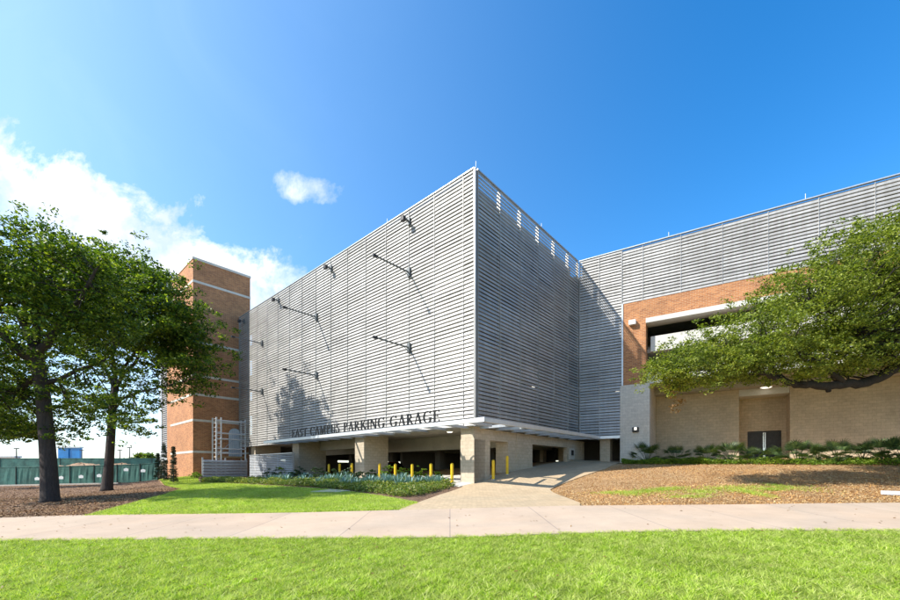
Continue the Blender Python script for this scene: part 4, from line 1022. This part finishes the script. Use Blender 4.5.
farbox('blue_hall','distant bright blue clad hall right of the thick trunk',58,79.5,448,150,M['blue_glass'],1.2)
farbox('pale_building','low pale flat roofed building at the far left edge',-30,14.5,457.5,140,M['tan_paint'],2)
farbox('distant_building','long low distant building glimpsed over the far fence',84,118,460.5,210,M['tan_paint'])
for i,(px,pyt,Yc,lab) in enumerate(((16.5,449,90,'thin light pole rising beside the pale building'),(119.8,450.5,95,'short dark mast behind the far fence right of slim tree'),(129.5,448,95,'thin grey lamp pole near the brick tower side'),(81.8,450.5,110,'stubby dark pole right of the blue hall'))):
    x,y=P2(px,Yc); e=empty('light_pole',(x,y,-1)); tag(e,lab,'pole')
    MB().tube([(x,y,-1),(x,y,ZZ(pyt,Yc))],[.16,.09],8).build('pole',M['dark_metal'],e); MB().add([(x-.5,y-.15,ZZ(pyt,Yc)),(x+.5,y-.15,ZZ(pyt,Yc)),(x+.5,y+.15,ZZ(pyt,Yc)),(x-.5,y+.15,ZZ(pyt,Yc)),(x-.5,y-.15,ZZ(pyt,Yc)+.2),(x+.5,y-.15,ZZ(pyt,Yc)+.2),(x+.5,y+.15,ZZ(pyt,Yc)+.2),(x-.5,y+.15,ZZ(pyt,Yc)+.2)],[(0,1,2,3),(7,6,5,4),(0,4,5,1),(1,5,6,2),(2,6,7,3),(3,7,4,0)]).build('lamp_head',M['dark_metal'],e)
q=[]
for px,py,r in ((135,459,7),(140,457,8),(146,457,8),(152,458,7),(130,461,5)): q.append(ell_pts(px,py+3,r,r*.8,120,4,14))
tag(raw_mesh('distant_woodland',leaf_quads(np.concatenate(q),60,1.4,.7),4,M['leaf']),'distant green treetops above the far fence near the tower','trees',kind='stuff')

# ------------------------------------------------------------------ world, sun, camera
sun_h=math.atan2(-3.113,-.909)   # direction towards the sun, from +Y clockwise
sd=Vector((-3.113,-.909,2.9)).normalized(); el=math.asin(sd.z)
L=bpy.data.lights.new('sun','SUN'); L.energy=4.6; L.angle=math.radians(.5); L.color=(1,.955,.88)
lo=bpy.data.objects.new('sun',L); COL.objects.link(lo); lo.rotation_euler=sd.to_track_quat('Z','Y').to_euler(); lo.location=(-30,-10,40)
wd=bpy.data.worlds.new('World'); SC.world=wd; wd.use_nodes=True; T=wd.node_tree; T.nodes.clear()
def wn(t,**k):
    x=T.nodes.new(t)
    for a,v in k.items(): setattr(x,a,v)
    return x
def wl_(a,b): T.links.new(a,b)
def mth(op,a,b=None,c=None,clamp=False):
    x=wn('ShaderNodeMath',operation=op); x.use_clamp=clamp
    for i,v in enumerate((a,b,c)):
        if v is None: continue
        if isinstance(v,(int,float)): x.inputs[i].default_value=v
        else: wl_(v,x.inputs[i])
    return x.outputs[0]
sky=wn('ShaderNodeTexSky'); sky.sky_type='NISHITA'; sky.sun_disc=False; sky.sun_elevation=el; sky.sun_rotation=math.atan2(sd.x,sd.y)
sky.altitude=150; sky.air_density=1.0; sky.dust_density=.6; sky.ozone_density=2.0
hs=wn('ShaderNodeHueSaturation'); hs.inputs['Saturation'].default_value=1.4; hs.inputs['Value'].default_value=1.22; wl_(sky.outputs[0],hs.inputs['Color'])
tcn=wn('ShaderNodeTexCoord'); sp=wn('ShaderNodeSeparateXYZ'); wl_(tcn.outputs['Generated'],sp.inputs[0])
ay=mth('MAXIMUM',mth('ABSOLUTE',sp.outputs[1]),.08); u=mth('DIVIDE',sp.outputs[0],ay); v=mth('DIVIDE',sp.outputs[2],ay)
cb_=wn('ShaderNodeCombineXYZ'); wl_(u,cb_.inputs[0]); wl_(v,cb_.inputs[1])
def wnoise(sc,det,rough,dist=0,off=0):
    mp=wn('ShaderNodeMapping'); mp.inputs['Location'].default_value=(off,off*.7,off*.3); wl_(cb_.outputs[0],mp.inputs[0])
    x=wn('ShaderNodeTexNoise'); x.inputs['Scale'].default_value=sc; x.inputs['Detail'].default_value=det; x.inputs['Roughness'].default_value=rough; x.inputs['Distortion'].default_value=dist; wl_(mp.outputs[0],x.inputs['Vector']); return x.outputs['Fac']
n1=wnoise(5,9,.62,.3,3.1); n2=wnoise(14,8,.65,.2,7.7)
nn=mth('ADD',mth('MULTIPLY',mth('SUBTRACT',n1,.5),.34),mth('MULTIPLY',mth('SUBTRACT',n2,.5),.12))
edge=mth('SUBTRACT',.83,mth('MULTIPLY',mth('ADD',u,1.122),.415))
d1=mth('SUBTRACT',edge,v)
m_up=mth('SMOOTH_MIN',1,mth('MULTIPLY',mth('ADD',mth('ADD',d1,nn),.01),19),.3)
m_rt=mth('MULTIPLY',mth('ADD',mth('SUBTRACT',-.375,u),nn),12,clamp=True)
m_lo=mth('MULTIPLY',mth('ADD',mth('SUBTRACT',.27,d1),nn),5,clamp=True)
band=mth('MULTIPLY',mth('MULTIPLY',mth('MAXIMUM',m_up,0),m_rt),mth('ADD',mth('MULTIPLY',m_lo,.75),.25),clamp=True)
du=mth('DIVIDE',mth('ADD',u,.365),.105); dv=mth('DIVIDE',mth('SUBTRACT',mth('SUBTRACT',v,.70),mth('MULTIPLY',mth('ADD',u,.365),-.12)),.05)
rr=mth('SUBTRACT',1,mth('ADD',mth('MULTIPLY',du,du),mth('MULTIPLY',dv,dv)))
puff=mth('MULTIPLY',mth('ADD',mth('SUBTRACT',rr,.35),mth('MULTIPLY',nn,13)),.75,clamp=True)
puff=mth('MULTIPLY',puff,mth('MULTIPLY',mth('ADD',rr,1.1),1.2,clamp=True))
wsp=mth('MULTIPLY',mth('MULTIPLY',mth('SUBTRACT',wnoise(1.6,6,.6,.8,1.3),.48),1.2,clamp=True),mth('MULTIPLY',mth('SUBTRACT',.0,u),1.0,clamp=True))
hz0=mth('DIVIDE',mth('SUBTRACT',.85,u),2.2,clamp=True)
haz=mth('MINIMUM',mth('MULTIPLY',mth('MULTIPLY',hz0,hz0),.55),.42)
low=mth('MULTIPLY',mth('SUBTRACT',.30,v),1.6,clamp=True)
mask=mth('MAXIMUM',mth('MAXIMUM',band,puff),mth('MULTIPLY',low,.5),clamp=True)
shade=wn('ShaderNodeValToRGB'); shade.color_ramp.elements[0].position=.38; shade.color_ramp.elements[0].color=(.62,.70,.80,1); shade.color_ramp.elements[1].position=.58; shade.color_ramp.elements[1].color=(1,1,1,1); wl_(wnoise(7,8,.6,.2,5.5),shade.inputs[0])
cc=wn('ShaderNodeMix',data_type='RGBA',blend_type='MULTIPLY'); cc.inputs[0].default_value=1; wl_(shade.outputs[0],cc.inputs[6]); cc.inputs[7].default_value=(5.6,5.7,5.9,1)
mx=wn('ShaderNodeMix',data_type='RGBA'); wl_(mask,mx.inputs[0])
hz=wn('ShaderNodeMix',data_type='RGBA'); wl_(mth('MINIMUM',mth('ADD',haz,mth('MULTIPLY',wsp,.25)),.6),hz.inputs[0]); wl_(hs.outputs[0],hz.inputs[6]); hz.inputs[7].default_value=(3.6,4.9,5.9,1); wl_(hz.outputs[2],mx.inputs[6]); wl_(cc.outputs[2],mx.inputs[7])
bg=wn('ShaderNodeBackground'); bg.inputs[1].default_value=.15; wl_(mx.outputs[2],bg.inputs[0]); wo=wn('ShaderNodeOutputWorld'); wl_(bg.outputs[0],wo.inputs[0])
cam=bpy.data.cameras.new('camera'); co=bpy.data.objects.new('camera',cam); COL.objects.link(co); SC.camera=co
co.location=(0,0,EYE); co.rotation_euler=(math.radians(90),0,0); cam.sensor_width=36; cam.sensor_fit='HORIZONTAL'; cam.lens=F/900*36; cam.shift_y=(HY-300)/900; cam.clip_start=.1; cam.clip_end=8000
vs=SC.view_settings; vs.view_transform='Standard'; vs.look='None'; vs.gamma=1; vs.exposure=.75; vs.use_curve_mapping=False
SC.cycles.max_bounces=8
